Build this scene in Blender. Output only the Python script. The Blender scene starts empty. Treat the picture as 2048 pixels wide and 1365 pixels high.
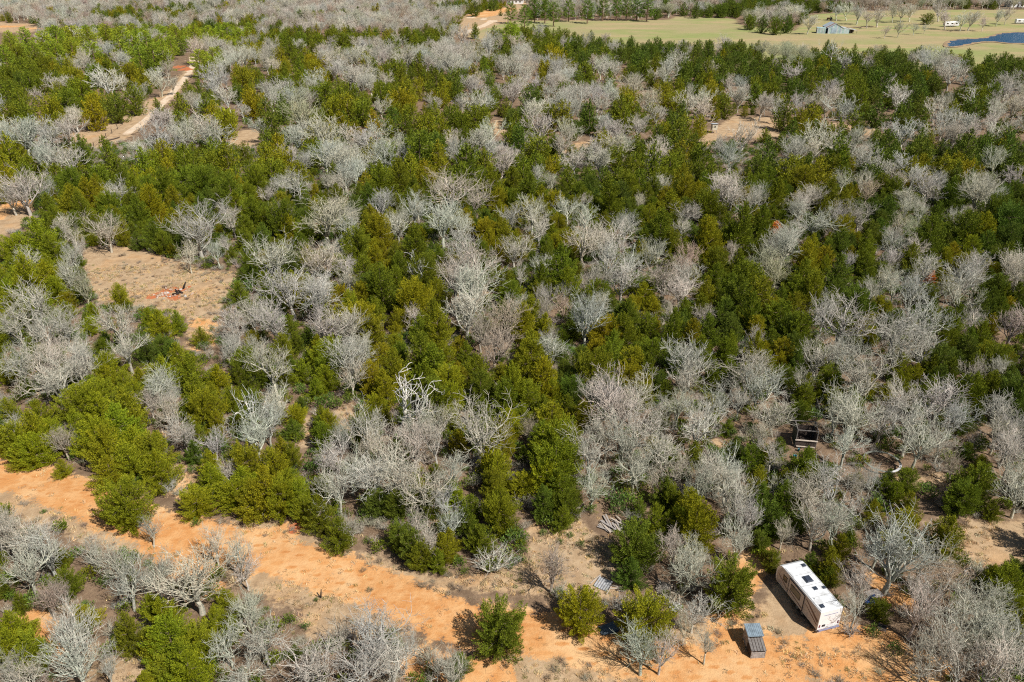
import bpy, math, random
import numpy as np
from mathutils import Vector, Matrix
R_ = math.radians
random.seed(11)
RNG = np.random.default_rng(5)

# ---------------------------------------------------------------- camera, sky, sun, exposure
scene = bpy.context.scene
C = scene.collection
CAM_H, PITCH, FPX = 60.0, 28.0, 1593.0
cam_d = bpy.data.cameras.new('camera')
cam = bpy.data.objects.new('camera', cam_d)
C.objects.link(cam)
cam.location = (0, 0, CAM_H)
cam.rotation_euler = (R_(90 - PITCH), 0, 0)
cam_d.sensor_width = 36.0
cam_d.lens = 36.0 * FPX / 2048.0
cam_d.clip_start = 0.5
cam_d.clip_end = 9000
scene.camera = cam

SUN_ELEV, SUN_AZ = 50.0, 133.0        # azimuth clockwise from +Y (view direction): behind and to the right
world = bpy.data.worlds.new('World')
scene.world = world
world.use_nodes = True
wn = world.node_tree
bg = wn.nodes['Background']
sky = wn.nodes.new('ShaderNodeTexSky')
sky.sky_type = 'NISHITA'
sky.sun_disc = False
sky.sun_elevation = R_(SUN_ELEV)
sky.sun_rotation = R_(SUN_AZ)
sky.air_density = 1.0
sky.dust_density = 0.6
wn.links.new(sky.outputs[0], bg.inputs[0])
bg.inputs[1].default_value = 0.05
sun_d = bpy.data.lights.new('sun', 'SUN')
sun_d.energy = 5.0
sun_d.angle = R_(0.53)
sun_d.color = (1.0, 0.965, 0.91)
sun = bpy.data.objects.new('sun', sun_d)
C.objects.link(sun)
sd = Vector((math.sin(R_(SUN_AZ)) * math.cos(R_(SUN_ELEV)), math.cos(R_(SUN_AZ)) * math.cos(R_(SUN_ELEV)), math.sin(R_(SUN_ELEV))))
sun.rotation_euler = sd.to_track_quat('Z', 'Y').to_euler()
sun.location = (60, -60, 120)
vs = scene.view_settings
vs.view_transform = 'Standard'
vs.look = 'None'
vs.gamma = 1.0
vs.use_curve_mapping = False
vs.exposure = 0.3
scene.cycles.max_bounces = 6
scene.cycles.diffuse_bounces = 3
scene.cycles.transparent_max_bounces = 4
scene.cycles.use_denoising = False
scene.cycles.pixel_filter_type = 'BLACKMAN_HARRIS'
scene.cycles.filter_width = 1.15

# ---------------------------------------------------------------- place helpers
SP, CP = math.sin(R_(PITCH)), math.cos(R_(PITCH))
def P(px, py, z=0.0):
    """ground place (at height z) seen at a photo position"""
    u = (px - 1024.0) / FPX
    v = (682.5 - py) / FPX
    dy = CP + v * SP
    dz = -SP + v * CP
    t = (z - CAM_H) / min(dz, -0.012)
    return u * t, dy * t
def proj(x, y, z):
    dz = z - CAM_H
    depth = y * CP - dz * SP
    if depth < 1:
        return -9999, 9999, 1
    up = y * SP + dz * CP
    return 1024 + FPX * x / depth, 682.5 - FPX * up / depth, depth
def gh(x, y):
    return (0.10 * math.sin(x * 0.23 + 0.7) * math.cos(y * 0.19) + 0.06 * math.sin(x * 0.51 + y * 0.37) + 0.05 * math.sin(y * 0.62 - x * 0.2 + 1.3))
def inpoly(px, py, poly):
    c = False
    j = len(poly) - 1
    for i in range(len(poly)):
        xi, yi = poly[i]
        xj, yj = poly[j]
        if (yi > py) != (yj > py) and px < (xj - xi) * (py - yi) / (yj - yi) + xi:
            c = not c
        j = i
    return c

# ---------------------------------------------------------------- materials
MATS = {}
def new_mat(name):
    m = bpy.data.materials.new(name)
    m.use_nodes = True
    MATS[name] = m
    nt = m.node_tree
    b = nt.nodes['Principled BSDF']
    return m, nt, b
def N(nt, t, **kw):
    n = nt.nodes.new(t)
    for k, v in kw.items():
        setattr(n, k, v)
    return n
def mixc(nt, fac, a, b, blend='MIX'):
    n = nt.nodes.new('ShaderNodeMix')
    n.data_type = 'RGBA'
    n.blend_type = blend
    for sock, val in ((n.inputs[0], fac), (n.inputs[6], a), (n.inputs[7], b)):
        if isinstance(val, bpy.types.NodeSocket):
            nt.links.new(val, sock)
        elif isinstance(val, (int, float)):
            sock.default_value = val
        else:
            sock.default_value = (*val, 1)
    return n.outputs[2]
def maprange(nt, val, a, b, c, d, smooth=True):
    n = nt.nodes.new('ShaderNodeMapRange')
    n.interpolation_type = 'SMOOTHSTEP' if smooth else 'LINEAR'
    nt.links.new(val, n.inputs[0])
    for i, q in enumerate((a, b, c, d)):
        n.inputs[i + 1].default_value = q
    return n.outputs[0]
def math_n(nt, op, a, b=None):
    n = nt.nodes.new('ShaderNodeMath')
    n.operation = op
    for i, q in enumerate((a, b)):
        if q is None:
            continue
        if isinstance(q, bpy.types.NodeSocket):
            nt.links.new(q, n.inputs[i])
        else:
            n.inputs[i].default_value = q
    return n.outputs[0]
def noise(nt, scale, detail=3, rough=0.55, coord=None, dist=0.0):
    n = nt.nodes.new('ShaderNodeTexNoise')
    n.inputs['Scale'].default_value = scale
    n.inputs['Detail'].default_value = detail
    n.inputs['Roughness'].default_value = rough
    n.inputs['Distortion'].default_value = dist
    if coord is not None:
        nt.links.new(coord, n.inputs['Vector'])
    return n.outputs['Fac']
def pos(nt):
    return N(nt, 'ShaderNodeNewGeometry').outputs['Position']
def ocoord(nt):
    return N(nt, 'ShaderNodeTexCoord').outputs['Object']

def simple(name, col, rough=0.7, var=0.12, scale=3.0, metal=0.0, spec=0.3, col2=None, bump=0.0):
    m, nt, b = new_mat(name)
    o = ocoord(nt)
    f = noise(nt, scale, 4, 0.6, o)
    c2 = col2 if col2 else tuple(max(0, c * (1 - 2.2 * var)) for c in col)
    nt.links.new(mixc(nt, maprange(nt, f, 0.35, 0.7, 0, 1), col, c2), b.inputs['Base Color'])
    b.inputs['Roughness'].default_value = rough
    b.inputs['Metallic'].default_value = metal
    b.inputs['Specular IOR Level'].default_value = spec
    if bump:
        bn = N(nt, 'ShaderNodeBump')
        bn.inputs['Strength'].default_value = bump
        nt.links.new(f, bn.inputs['Height'])
        nt.links.new(bn.outputs[0], b.inputs['Normal'])
    return m

def plant_tint(nt, attr_name):
    """own colour of a plant: object colour, or the colour stored with each instance of an uncountable mass"""
    oi = N(nt, 'ShaderNodeObjectInfo')
    a = N(nt, 'ShaderNodeAttribute')
    a.attribute_type = 'INSTANCER'
    a.attribute_name = attr_name
    on = math_n(nt, 'GREATER_THAN', a.outputs['Fac'], 0.0005)
    return oi, mixc(nt, on, oi.outputs['Color'], a.outputs['Color'])
def foliage_mat(name, transl=0.14):
    m, nt, b = new_mat(name)
    oi, base = plant_tint(nt, 'tint')
    ge = N(nt, 'ShaderNodeNewGeometry')
    rnd = ge.outputs['Random Per Island']
    v1 = mixc(nt, 1.0, base, mixc(nt, rnd, (0.45, 0.52, 0.45), (1.6, 1.52, 1.4)), 'MULTIPLY')
    orx = oi.outputs['Random']
    tone = mixc(nt, orx, (0.82, 0.92, 1.1), (1.10, 1.05, 0.9))
    v2 = mixc(nt, 1.0, v1, tone, 'MULTIPLY')
    f = noise(nt, 0.9, 2, 0.5, ge.outputs['Position'])
    v3 = mixc(nt, maprange(nt, f, 0.42, 0.66, 0, 0.55), v2, mixc(nt, 1.0, v2, (1.16, 1.04, 0.7), 'MULTIPLY'))
    nt.links.new(v3, b.inputs['Base Color'])
    b.inputs['Roughness'].default_value = 0.65
    b.inputs['Specular IOR Level'].default_value = 0.18
    tr = N(nt, 'ShaderNodeBsdfTranslucent')
    nt.links.new(v3, tr.inputs['Color'])
    ms = N(nt, 'ShaderNodeMixShader')
    ms.inputs[0].default_value = transl
    nt.links.new(b.outputs[0], ms.inputs[1])
    nt.links.new(tr.outputs[0], ms.inputs[2])
    nt.links.new(ms.outputs[0], nt.nodes['Material Output'].inputs['Surface'])
    return m
def bark_mat(name, a=(0.66, 0.78, 0.75), b_=(1.25, 1.2, 1.15), fine=6.0, attr_name='tint'):
    m, nt, b = new_mat(name)
    oi, base = plant_tint(nt, attr_name)
    ge = N(nt, 'ShaderNodeNewGeometry')
    f = noise(nt, fine, 4, 0.65, ge.outputs['Position'])
    c = mixc(nt, 1.0, base, mixc(nt, maprange(nt, f, 0.3, 0.7, 0, 1), a, b_), 'MULTIPLY')
    c = mixc(nt, 1.0, c, mixc(nt, ge.outputs['Random Per Island'], (0.8, 0.82, 0.8), (1.16, 1.14, 1.12)), 'MULTIPLY')
    c = mixc(nt, 1.0, c, mixc(nt, oi.outputs['Random'], (0.88, 0.9, 0.93), (1.08, 1.05, 1.0)), 'MULTIPLY')
    nt.links.new(c, b.inputs['Base Color'])
    b.inputs['Roughness'].default_value = 0.85
    b.inputs['Specular IOR Level'].default_value = 0.15
    return m
M_FOL = foliage_mat('cedar_foliage')
M_TWIG = bark_mat('lichen_bark')
M_BARK = bark_mat('trunk_bark', (0.5, 0.5, 0.5), (1.3, 1.28, 1.22), 4.0, 'bark_tint')

def ground_mat():
    m, nt, b = new_mat('ground_earth')
    p = pos(nt)
    def at(n):
        a = N(nt, 'ShaderNodeAttribute')
        a.attribute_name = n
        return a.outputs['Fac']
    n_big = noise(nt, 0.11, 4, 0.6, p)
    n_mid = noise(nt, 0.55, 5, 0.65, p)
    n_fine = noise(nt, 3.2, 4, 0.7, p)
    n_grain = noise(nt, 11.0, 3, 0.7, p)
    # forest litter: pink-brown dead leaves
    lit = mixc(nt, maprange(nt, n_mid, 0.3, 0.7, 0, 1), (0.15, 0.098, 0.060), (0.27, 0.185, 0.118))
    lit = mixc(nt, maprange(nt, n_fine, 0.42, 0.72, 0, 0.75), lit, (0.13, 0.085, 0.055))
    lit = mixc(nt, maprange(nt, n_grain, 0.55, 0.75, 0, 0.5), lit, (0.50, 0.39, 0.29))
    # dry grass
    gr = mixc(nt, maprange(nt, n_mid, 0.32, 0.68, 0, 1), (0.35, 0.235, 0.135), (0.48, 0.345, 0.21))
    gr = mixc(nt, maprange(nt, n_fine, 0.5, 0.75, 0, 0.7), gr, (0.27, 0.18, 0.095))
    gr = mixc(nt, maprange(nt, n_grain, 0.55, 0.8, 0, 0.5), gr, (0.66, 0.52, 0.36))
    gr = mixc(nt, maprange(nt, n_big, 0.5, 0.72, 0, 0.5), gr, (0.56, 0.31, 0.13))
    # orange sandy soil
    so = mixc(nt, maprange(nt, n_mid, 0.36, 0.66, 0, 1), (0.55, 0.255, 0.088), (0.63, 0.355, 0.155))
    so = mixc(nt, maprange(nt, n_big, 0.48, 0.66, 0, 0.7), so, (0.68, 0.45, 0.235))
    so = mixc(nt, maprange(nt, n_fine, 0.56, 0.78, 0, 0.6), so, (0.40, 0.22, 0.10))
    so = mixc(nt, maprange(nt, n_grain, 0.58, 0.8, 0, 0.4), so, (0.36, 0.22, 0.12))
    # pasture
    pa = mixc(nt, maprange(nt, noise(nt, 0.018, 4, 0.6, p), 0.40, 0.62, 0, 1), (0.34, 0.285, 0.145), (0.26, 0.285, 0.10))
    mp = N(nt, 'ShaderNodeMapping')
    nt.links.new(p, mp.inputs[0])
    mp.inputs['Scale'].default_value = (0.012, 0.06, 1)
    pa = mixc(nt, maprange(nt, noise(nt, 1.0, 5, 0.65, mp.outputs[0]), 0.45, 0.66, 0, 0.7), pa, (0.44, 0.31, 0.18))
    pa = mixc(nt, maprange(nt, noise(nt, 0.22, 4, 0.7, p), 0.5, 0.75, 0, 0.55), pa, (0.25, 0.20, 0.10))
    rut = mixc(nt, maprange(nt, n_mid, 0.4, 0.6, 0, 1), (0.50, 0.215, 0.07), (0.58, 0.29, 0.11))
    gv = mixc(nt, maprange(nt, n_mid, 0.35, 0.65, 0, 1), (0.66, 0.54, 0.40), (0.54, 0.39, 0.26))
    red = mixc(nt, maprange(nt, n_fine, 0.35, 0.65, 0, 1), (0.50, 0.13, 0.045), (0.42, 0.17, 0.08))
    wob = math_n(nt, 'ADD', math_n(nt, 'MULTIPLY', math_n(nt, 'SUBTRACT', n_mid, 0.5), 1.3),
                 math_n(nt, 'MULTIPLY', math_n(nt, 'SUBTRACT', n_fine, 0.5), 0.7))
    col = lit
    for name, c, k in (('grass', gr, 1.0), ('pasture', pa, 0.6), ('soil', so, 1.5), ('rut', rut, 0.8), ('gravel', gv, 0.5), ('red', red, 1.2)):
        f = math_n(nt, 'ADD', at(name), math_n(nt, 'MULTIPLY', wob, math_n(nt, 'MULTIPLY', k, 1.0)))
        f = math_n(nt, 'MULTIPLY', maprange(nt, f, 0.36, 0.66, 0, 1), maprange(nt, at(name), 0.02, 0.2, 0, 1))
        col = mixc(nt, f, col, c)
    nt.links.new(col, b.inputs['Base Color'])
    b.inputs['Roughness'].default_value = 0.95
    b.inputs['Specular IOR Level'].default_value = 0.1
    h = math_n(nt, 'ADD', math_n(nt, 'MULTIPLY', n_fine, 0.7), math_n(nt, 'MULTIPLY', n_grain, 0.4))
    bn = N(nt, 'ShaderNodeBump')
    bn.inputs['Strength'].default_value = 0.55
    bn.inputs['Distance'].default_value = 0.22
    nt.links.new(h, bn.inputs['Height'])
    nt.links.new(bn.outputs[0], b.inputs['Normal'])
    return m
M_GROUND = ground_mat()

# ---------------------------------------------------------------- mesh builders
class MB:
    def __init__(s):
        s.v, s.f = [], []
    def box(s, c, d, rot=None, bevel=0.0):
        cx, cy, cz = c
        x, y, z = d[0] / 2, d[1] / 2, d[2] / 2
        o = len(s.v)
        if bevel <= 0:
            pts = [(-x, -y, -z), (x, -y, -z), (x, y, -z), (-x, y, -z), (-x, -y, z), (x, -y, z), (x, y, z), (-x, y, z)]
            fs = [(0, 3, 2, 1), (4, 5, 6, 7), (0, 1, 5, 4), (1, 2, 6, 5), (2, 3, 7, 6), (3, 0, 4, 7)]
        else:
            b = min(bevel, x * 0.9, y * 0.9, z * 0.9)
            pts = []
            for zz, k in ((-z, b), (-z + b, 0), (z - b, 0), (z, b)):
                pts += [(-x + k, -y + k, zz), (x - k, -y + k, zz), (x - k, y - k, zz), (-x + k, y - k, zz)]
            fs = [(0, 3, 2, 1), (12, 13, 14, 15)]
            for L in range(3):
                for i in range(4):
                    j = (i + 1) % 4
                    fs.append((L * 4 + i, L * 4 + j, L * 4 + 4 + j, L * 4 + 4 + i))
        for p in pts:
            q = Vector(p)
            if rot is not None:
                q = rot @ q
            s.v.append((q.x + cx, q.y + cy, q.z + cz))
        s.f += [tuple(o + i for i in f) for f in fs]
        return s
    def tube(s, pts, rads, n=6, caps=True):
        o = len(s.v)
        pts = [Vector(p) for p in pts]
        prev = None
        for i, p in enumerate(pts):
            t = (pts[min(i + 1, len(pts) - 1)] - pts[max(i - 1, 0)])
            if t.length < 1e-6:
                t = Vector((0, 0, 1))
            t.normalize()
            if prev is None:
                a = Vector((1, 0, 0)) if abs(t.x) < 0.8 else Vector((0, 1, 0))
                u = t.cross(a).normalized()
            else:
                u = (prev - t * prev.dot(t))
                u = u.normalized() if u.length > 1e-5 else t.orthogonal().normalized()
            prev = u
            w = t.cross(u)
            r = rads[i] if hasattr(rads, '__len__') else rads
            for k in range(n):
                an = 2 * math.pi * k / n
                q = p + u * (math.cos(an) * r) + w * (math.sin(an) * r)
                s.v.append((q.x, q.y, q.z))
        for i in range(len(pts) - 1):
            for k in range(n):
                k2 = (k + 1) % n
                s.f.append((o + i * n + k, o + i * n + k2, o + (i + 1) * n + k2, o + (i + 1) * n + k))
        if caps:
            s.f.append(tuple(o + k for k in reversed(range(n))))
            s.f.append(tuple(o + (len(pts) - 1) * n + k for k in range(n)))
        return s
    def poly(s, pts):
        o = len(s.v)
        s.v += [tuple(p) for p in pts]
        s.f.append(tuple(range(o, o + len(pts))))
        return s
    def prism(s, prof, axis_a, axis_b, up, o0, thick):
        """profile (a,b) points extruded along third axis by thick"""
        pass
    def mesh(s, name, mat=None, smooth=False):
        me = bpy.data.meshes.new(name)
        me.from_pydata(s.v, [], s.f)
        if mat:
            me.materials.append(mat)
        if smooth:
            me.polygons.foreach_set('use_smooth', [True] * len(me.polygons))
        me.update()
        return me
    def build(s, name, mat, parent=None, smooth=False, color=None):
        return link(name, s.mesh(name, mat, smooth), parent, color)
def link(name, me, parent=None, color=None):
    o = bpy.data.objects.new(name, me)
    C.objects.link(o)
    if parent is not None:
        o.parent = parent
    if color is not None:
        o.color = (*color, 1)
    return o
def tag(o, label=None, cat=None, group=None, kind=None):
    if label: o['label'] = label
    if cat: o['category'] = cat
    if group: o['group'] = group
    if kind: o['kind'] = kind
    return o
def thing(name, label, cat, loc=(0, 0, 0), rz=0.0, group=None):
    e = bpy.data.objects.new(name, None)
    e.empty_display_size = 0.3
    C.objects.link(e)
    e.location = loc
    e.rotation_euler = (0, 0, rz)
    return tag(e, label, cat, group)

# ---------------------------------------------------------------- ground and roads
def W(pts, z=0.0):
    return [P(a, b, z) for a, b in pts]
# (photo polyline, half width in metres)
ROADS = {
    'soil': [
        ([(-160, 915), (-60, 935), (40, 955), (130, 985), (230, 1030), (330, 1060), (430, 1082), (530, 1108), (620, 1132), (720, 1165), (810, 1203), (900, 1243), (1000, 1262), (1100, 1268), (1200, 1290), (1300, 1318), (1420, 1350), (1560, 1395), (1750, 1450)], 2.7),
        ([(1440, 1345), (1540, 1310), (1640, 1320), (1760, 1330), (1850, 1345)], 2.4),
        ([(1640, 1275), (1720, 1265), (1790, 1285)], 1.3),
        ([(590, 1050), (560, 1075), (480, 1085)], 1.6),
        ([(1520, 1110), (1470, 1190), (1450, 1250), (1460, 1320)], 1.5),
        ([(360, 975), (420, 1010)], 1.3),
        ([(-120, 430), (-20, 435), (30, 412), (60, 395)], 3.0),
        ([(395, 645), (425, 655), (405, 690)], 1.6),
        ([(-100, 55), (10, 53), (60, 56), (78, 58)], 2.5),
        ([(1010, 18), (985, 24), (960, 32)], 9.0),
        ([(830, 1330), (900, 1340), (1000, 1350)], 1.6),
        ([(60, 1240), (110, 1290)], 1.4),
        ([(1760, 1170), (1800, 1200)], 1.5),
        ([(300, 1085), (360, 1120), (420, 1170)], 1.5),
    ],
    'gravel': [
        ([(255, 268), (300, 234), (340, 192), (374, 152), (386, 132), (384, 115)], 1.3),
        ([(930, 34), (960, 37), (985, 43), (1002, 40)], 2.0),
        ([(985, 43), (965, 53), (945, 60), (925, 68)], 2.2),
    ],
    'red': [
        ([(305, 593), (330, 586)], 1.1), ([(345, 592), (350, 596)], 0.9), ([(330, 579), (370, 577)], 0.9),
        ([(590, 1058), (612, 1050)], 0.8), ([(352, 133), (375, 140)], 2.5),
    ],
}
# dry grass clearings (photo outlines)
CLEAR = [
    [(160, 500), (220, 493), (262, 494), (342, 518), (410, 542), (498, 545), (458, 594), (432, 640), (405, 700), (376, 695), (370, 634), (275, 620), (205, 617), (172, 560), (168, 530)],
    [(-60, 425), (40, 405), (75, 400), (55, 450), (0, 475), (-60, 480)],
    [(120, 268), (165, 265), (230, 245), (280, 210), (340, 178), (370, 140), (392, 140), (360, 185), (310, 232), (260, 275), (200, 300), (150, 285)],
    [(455, 265), (530, 258), (520, 298), (460, 293)],
    [(985, 243), (1015, 236), (1011, 270), (990, 273)],
    [(1100, 307), (1135, 290), (1186, 280), (1186, 300), (1118, 314)],
    [(1288, 300), (1306, 277), (1296, 308)],
    [(1392, 280), (1468, 232), (1540, 236), (1608, 266), (1512, 280), (1450, 273), (1416, 297)],
    [(1648, 246), (1765, 253), (1748, 273), (1710, 266)],
    [(1854, 225), (1874, 224), (1868, 233)],
    [(1780, 955), (1895, 947), (1908, 1001), (1826, 980), (1786, 988)],
    [(1868, 1045), (2048, 1040), (2060, 1120), (1960, 1135), (1880, 1100)],
    [(362, 930), (410, 970), (440, 985), (330, 975), (265, 965)],
    [(606, 838), (632, 835), (625, 890), (600, 890)],
    [(680, 800), (715, 820), (700, 860), (670, 860)],
    [(1065, 1040), (1165, 1045), (1250, 1120), (1240, 1200), (1050, 1190), (900, 1180), (750, 1150), (720, 1110), (790, 1120), (860, 1150), (960, 1150), (1045, 1130)],
    [(-40, 920), (100, 940), (190, 960), (200, 1020), (340, 1050), (600, 1040), (720, 1130), (900, 1190), (900, 1300), (800, 1215), (620, 1230), (500, 1180), (330, 1130), (180, 1090), (110, 1060), (-40, 1010)],
    [(1060, 1250), (1240, 1260), (1500, 1240), (1560, 1160), (1640, 1290), (1760, 1300), (1850, 1400), (900, 1400), (1000, 1320)],
    [(1418, 884), (1480, 880), (1460, 905), (1425, 905)],
    [(60, 1260), (130, 1240), (200, 1330), (260, 1290), (290, 1365), (180, 1365)],
    [(912, 74), (928, 30), (1004, 20), (1040, -6), (1056, 8), (1012, 46), (965, 64)],
    [(-60, 44), (60, 47), (82, 56), (60, 66), (-60, 64)],
    [(560, 1180), (700, 1190), (860, 1260), (800, 1290), (620, 1270)],
]
PASTURE = [(930, 75), (960, 62), (985, 52), (1010, 46), (1030, 42), (1340, 40), (1352, 33), (1470, 38), (1480, 50), (1590, 62), (1620, 30), (1700, 24), (1850, 20), (2100, 20), (2300, 40), (2300, 150), (2048, 130), (1930, 118), (1780, 120), (1640, 118), (1540, 116), (1450, 100), (1360, 105), (1250, 102), (1140, 92), (1080, 76), (1000, 66)]
def seg_dist(X, Y, poly):
    d = np.full(X.shape, 1e9)
    for (ax, ay), (bx, by) in zip(poly[:-1], poly[1:]):
        vx, vy = bx - ax, by - ay
        L = vx * vx + vy * vy + 1e-9
        t = np.clip(((X - ax) * vx + (Y - ay) * vy) / L, 0, 1)
        d = np.minimum(d, np.hypot(X - ax - t * vx, Y - ay - t * vy))
    return d
def poly_mask(X, Y, poly):
    c = np.zeros(X.shape, bool)
    j = len(poly) - 1
    for i in range(len(poly)):
        xi, yi = poly[i]
        xj, yj = poly[j]
        if abs(yi - yj) > 1e-9:
            c ^= ((yi > Y) != (yj > Y)) & (X < (xj - xi) * (Y - yi) / (yj - yi) + xi)
        j = i
    return c
def smooth(a, b, x):
    t = np.clip((x - a) / (b - a), 0, 1)
    return t * t * (3 - 2 * t)
ROADS_W = {k: [(W(pl), w) for pl, w in v] for k, v in ROADS.items()}
CLEAR_W = [W(p) for p in CLEAR]
PAST_W = W([(a, b + (22 if b > 60 and i > 15 else 0)) for i, (a, b) in enumerate(PASTURE)])
def sdf_soft(X, Y, poly, soft):
    ins = poly_mask(X, Y, poly)
    d = seg_dist(X, Y, poly + [poly[0]])
    s = np.where(ins, d, -d)
    return smooth(-soft, soft, s)
def masks(X, Y):
    out = {}
    for k, v in ROADS_W.items():
        m = np.zeros(X.shape)
        for pl, w in v:
            m = np.maximum(m, 1 - smooth(w * 0.35, w * 1.75, seg_dist(X, Y, pl)))
        out[k] = m
    d = seg_dist(X, Y, ROADS_W['soil'][0][0])
    out['rut'] = np.maximum(np.exp(-((d - 0.85) / 0.24) ** 2), 0.8 * np.exp(-((d - 2.3) / 0.22) ** 2)) * 0.95
    g = np.zeros(X.shape)
    for p in CLEAR_W:
        cy = sum(q[1] for q in p) / len(p)
        g = np.maximum(g, sdf_soft(X, Y, p, 2.6 if cy < 200 else 4.0))
    out['grass'] = g
    out['pasture'] = sdf_soft(X, Y, PAST_W, 9.0)
    return out
def gh_np(X, Y):
    return (0.10 * np.sin(X * 0.23 + 0.7) * np.cos(Y * 0.19) + 0.06 * np.sin(X * 0.51 + Y * 0.37) + 0.05 * np.sin(Y * 0.62 - X * 0.2 + 1.3))
def grid_object(name, xs, ys, keep=None, dz=0.0):
    X, Y = np.meshgrid(xs, ys)
    Z = gh_np(X, Y) + dz
    nx, ny = len(xs), len(ys)
    V = np.stack([X.ravel(), Y.ravel(), Z.ravel()], 1)
    i = np.arange(nx - 1)[None, :] + nx * np.arange(ny - 1)[:, None]
    F = np.stack([i, i + 1, i + nx + 1, i + nx], -1).reshape(-1, 4)
    if keep is not None:
        k = keep(X, Y).ravel()
        F = F[k[F].any(axis=1)]
        used = np.unique(F)
        remap = -np.ones(len(V), int)
        remap[used] = np.arange(len(used))
        V, F = V[used], remap[F]
    me = bpy.data.meshes.new(name)
    me.vertices.add(len(V))
    me.vertices.foreach_set('co', V.astype(np.float32).ravel())
    me.loops.add(len(F) * 4)
    me.loops.foreach_set('vertex_index', F.astype(np.int32).ravel())
    me.polygons.add(len(F))
    me.polygons.foreach_set('loop_start', (np.arange(len(F)) * 4).astype(np.int32))
    me.update(calc_edges=True)
    me.polygons.foreach_set('use_smooth', np.ones(len(F), bool))
    for k, m in masks(V[:, 0], V[:, 1]).items():
        a = me.attributes.new(k, 'FLOAT', 'POINT')
        a.data.foreach_set('value', m.astype(np.float32))
    me.materials.append(M_GROUND)
    return tag(link(name, me), kind='structure')
def graded(a, b, step, lo, hi, grow=1.05, cap=60):
    mid = list(np.arange(a, b + 1e-6, step))
    s, p, up = step, b, []
    while p < hi:
        s = min(s * grow, cap); p += s; up.append(p)
    s, p, dn = step, a, []
    while p > lo:
        s = min(s * grow, cap); p -= s; dn.append(p)
    return np.array(dn[::-1] + mid + up)
xs = graded(-62, 62, 0.65, -3500, 3500, 1.028, 120)
ys = graded(42, 112, 0.65, -400, 4500, 1.022, 120)
grid_object('ground', xs, ys)
road_pl = ROADS_W['soil'][0][0]
grid_object('dirt_road', np.arange(-75, 60, 0.55), np.arange(36, 90, 0.55), lambda X, Y: seg_dist(X, Y, road_pl) < 4.4, 0.03)
gr_pl = ROADS_W['gravel'][0][0]
gx0, gx1 = min(p[0] for p in gr_pl) - 6, max(p[0] for p in gr_pl) + 6
gy0, gy1 = min(p[1] for p in gr_pl) - 6, max(p[1] for p in gr_pl) + 6
grid_object('gravel_track', np.arange(gx0, gx1, 0.7), np.arange(gy0, gy1, 0.7), lambda X, Y: seg_dist(X, Y, gr_pl) < 2.2, 0.06)

# pond
m, nt, b = new_mat('pond_water')
b.inputs['Base Color'].default_value = (0.001, 0.06, 0.14, 1)
b.inputs['Specular IOR Level'].default_value = 0.3
b.inputs['Roughness'].default_value = 0.2
b.inputs['IOR'].default_value = 1.33
bn = N(nt, 'ShaderNodeBump'); bn.inputs['Strength'].default_value = 0.8; bn.inputs['Distance'].default_value = 0.5
mp = N(nt, 'ShaderNodeMapping'); mp.inputs['Scale'].default_value = (0.8, 2.0, 1)
nt.links.new(pos(nt), mp.inputs[0])
nt.links.new(noise(nt, 1.1, 4, 0.6, mp.outputs[0]), bn.inputs['Height'])
nt.links.new(bn.outputs[0], b.inputs['Normal'])
POND = W([(1887, 90), (1893, 83), (1912, 79.5), (1935, 78.5), (1962, 77.5), (1980, 73), (1992, 69), (2006, 66.5), (2050, 65), (2110, 65.5), (2180, 69), (2200, 76), (2170, 84), (2110, 88), (2050, 89), (2015, 88.5), (1996, 86), (1975, 85), (1955, 87), (1938, 91), (1918, 95), (1900, 96), (1888, 94.5)])
def smooth_loop(p, k=2):
    for _ in range(k):
        q = []
        for i in range(len(p)):
            a, c = p[i], p[(i + 1) % len(p)]
            q += [(a[0] * .75 + c[0] * .25, a[1] * .75 + c[1] * .25), (a[0] * .25 + c[0] * .75, a[1] * .25 + c[1] * .75)]
        p = q
    return p
pl = smooth_loop(POND)
cx, cy = sum(p[0] for p in pl) / len(pl), sum(p[1] for p in pl) / len(pl)
mb = MB(); mb.poly([(x, y, 0.26) for x, y in pl])
tag(mb.build('pond_water', m), kind='structure')
mud = simple('pond_mud', (0.36, 0.25, 0.14), 0.95, 0.15, 0.4)
mb = MB()
n = len(pl)
ring = []
for i, (x, y) in enumerate(pl):
    (ax, ay), (bx, by) = pl[i - 1], pl[(i + 1) % n]
    tx, ty = bx - ax, by - ay
    L = math.hypot(tx, ty) + 1e-6
    nx, ny = -ty / L, tx / L
    w = 2.0 + 1.1 * math.sin(i * 1.7)
    mb.v += [(x + nx * 0.4, y + ny * 0.4, 0.2), (x - nx * w * .4, y - ny * w * .4, 0.5), (x - nx * w * 1.6, y - ny * w * 1.6, -0.1)]
for i in range(n):
    j = (i + 1) % n
    for k in range(2):
        mb.f.append((i * 3 + k, i * 3 + k + 1, j * 3 + k + 1, j * 3 + k))
tag(mb.build('pond_bank', mud, smooth=True), kind='structure')

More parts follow.
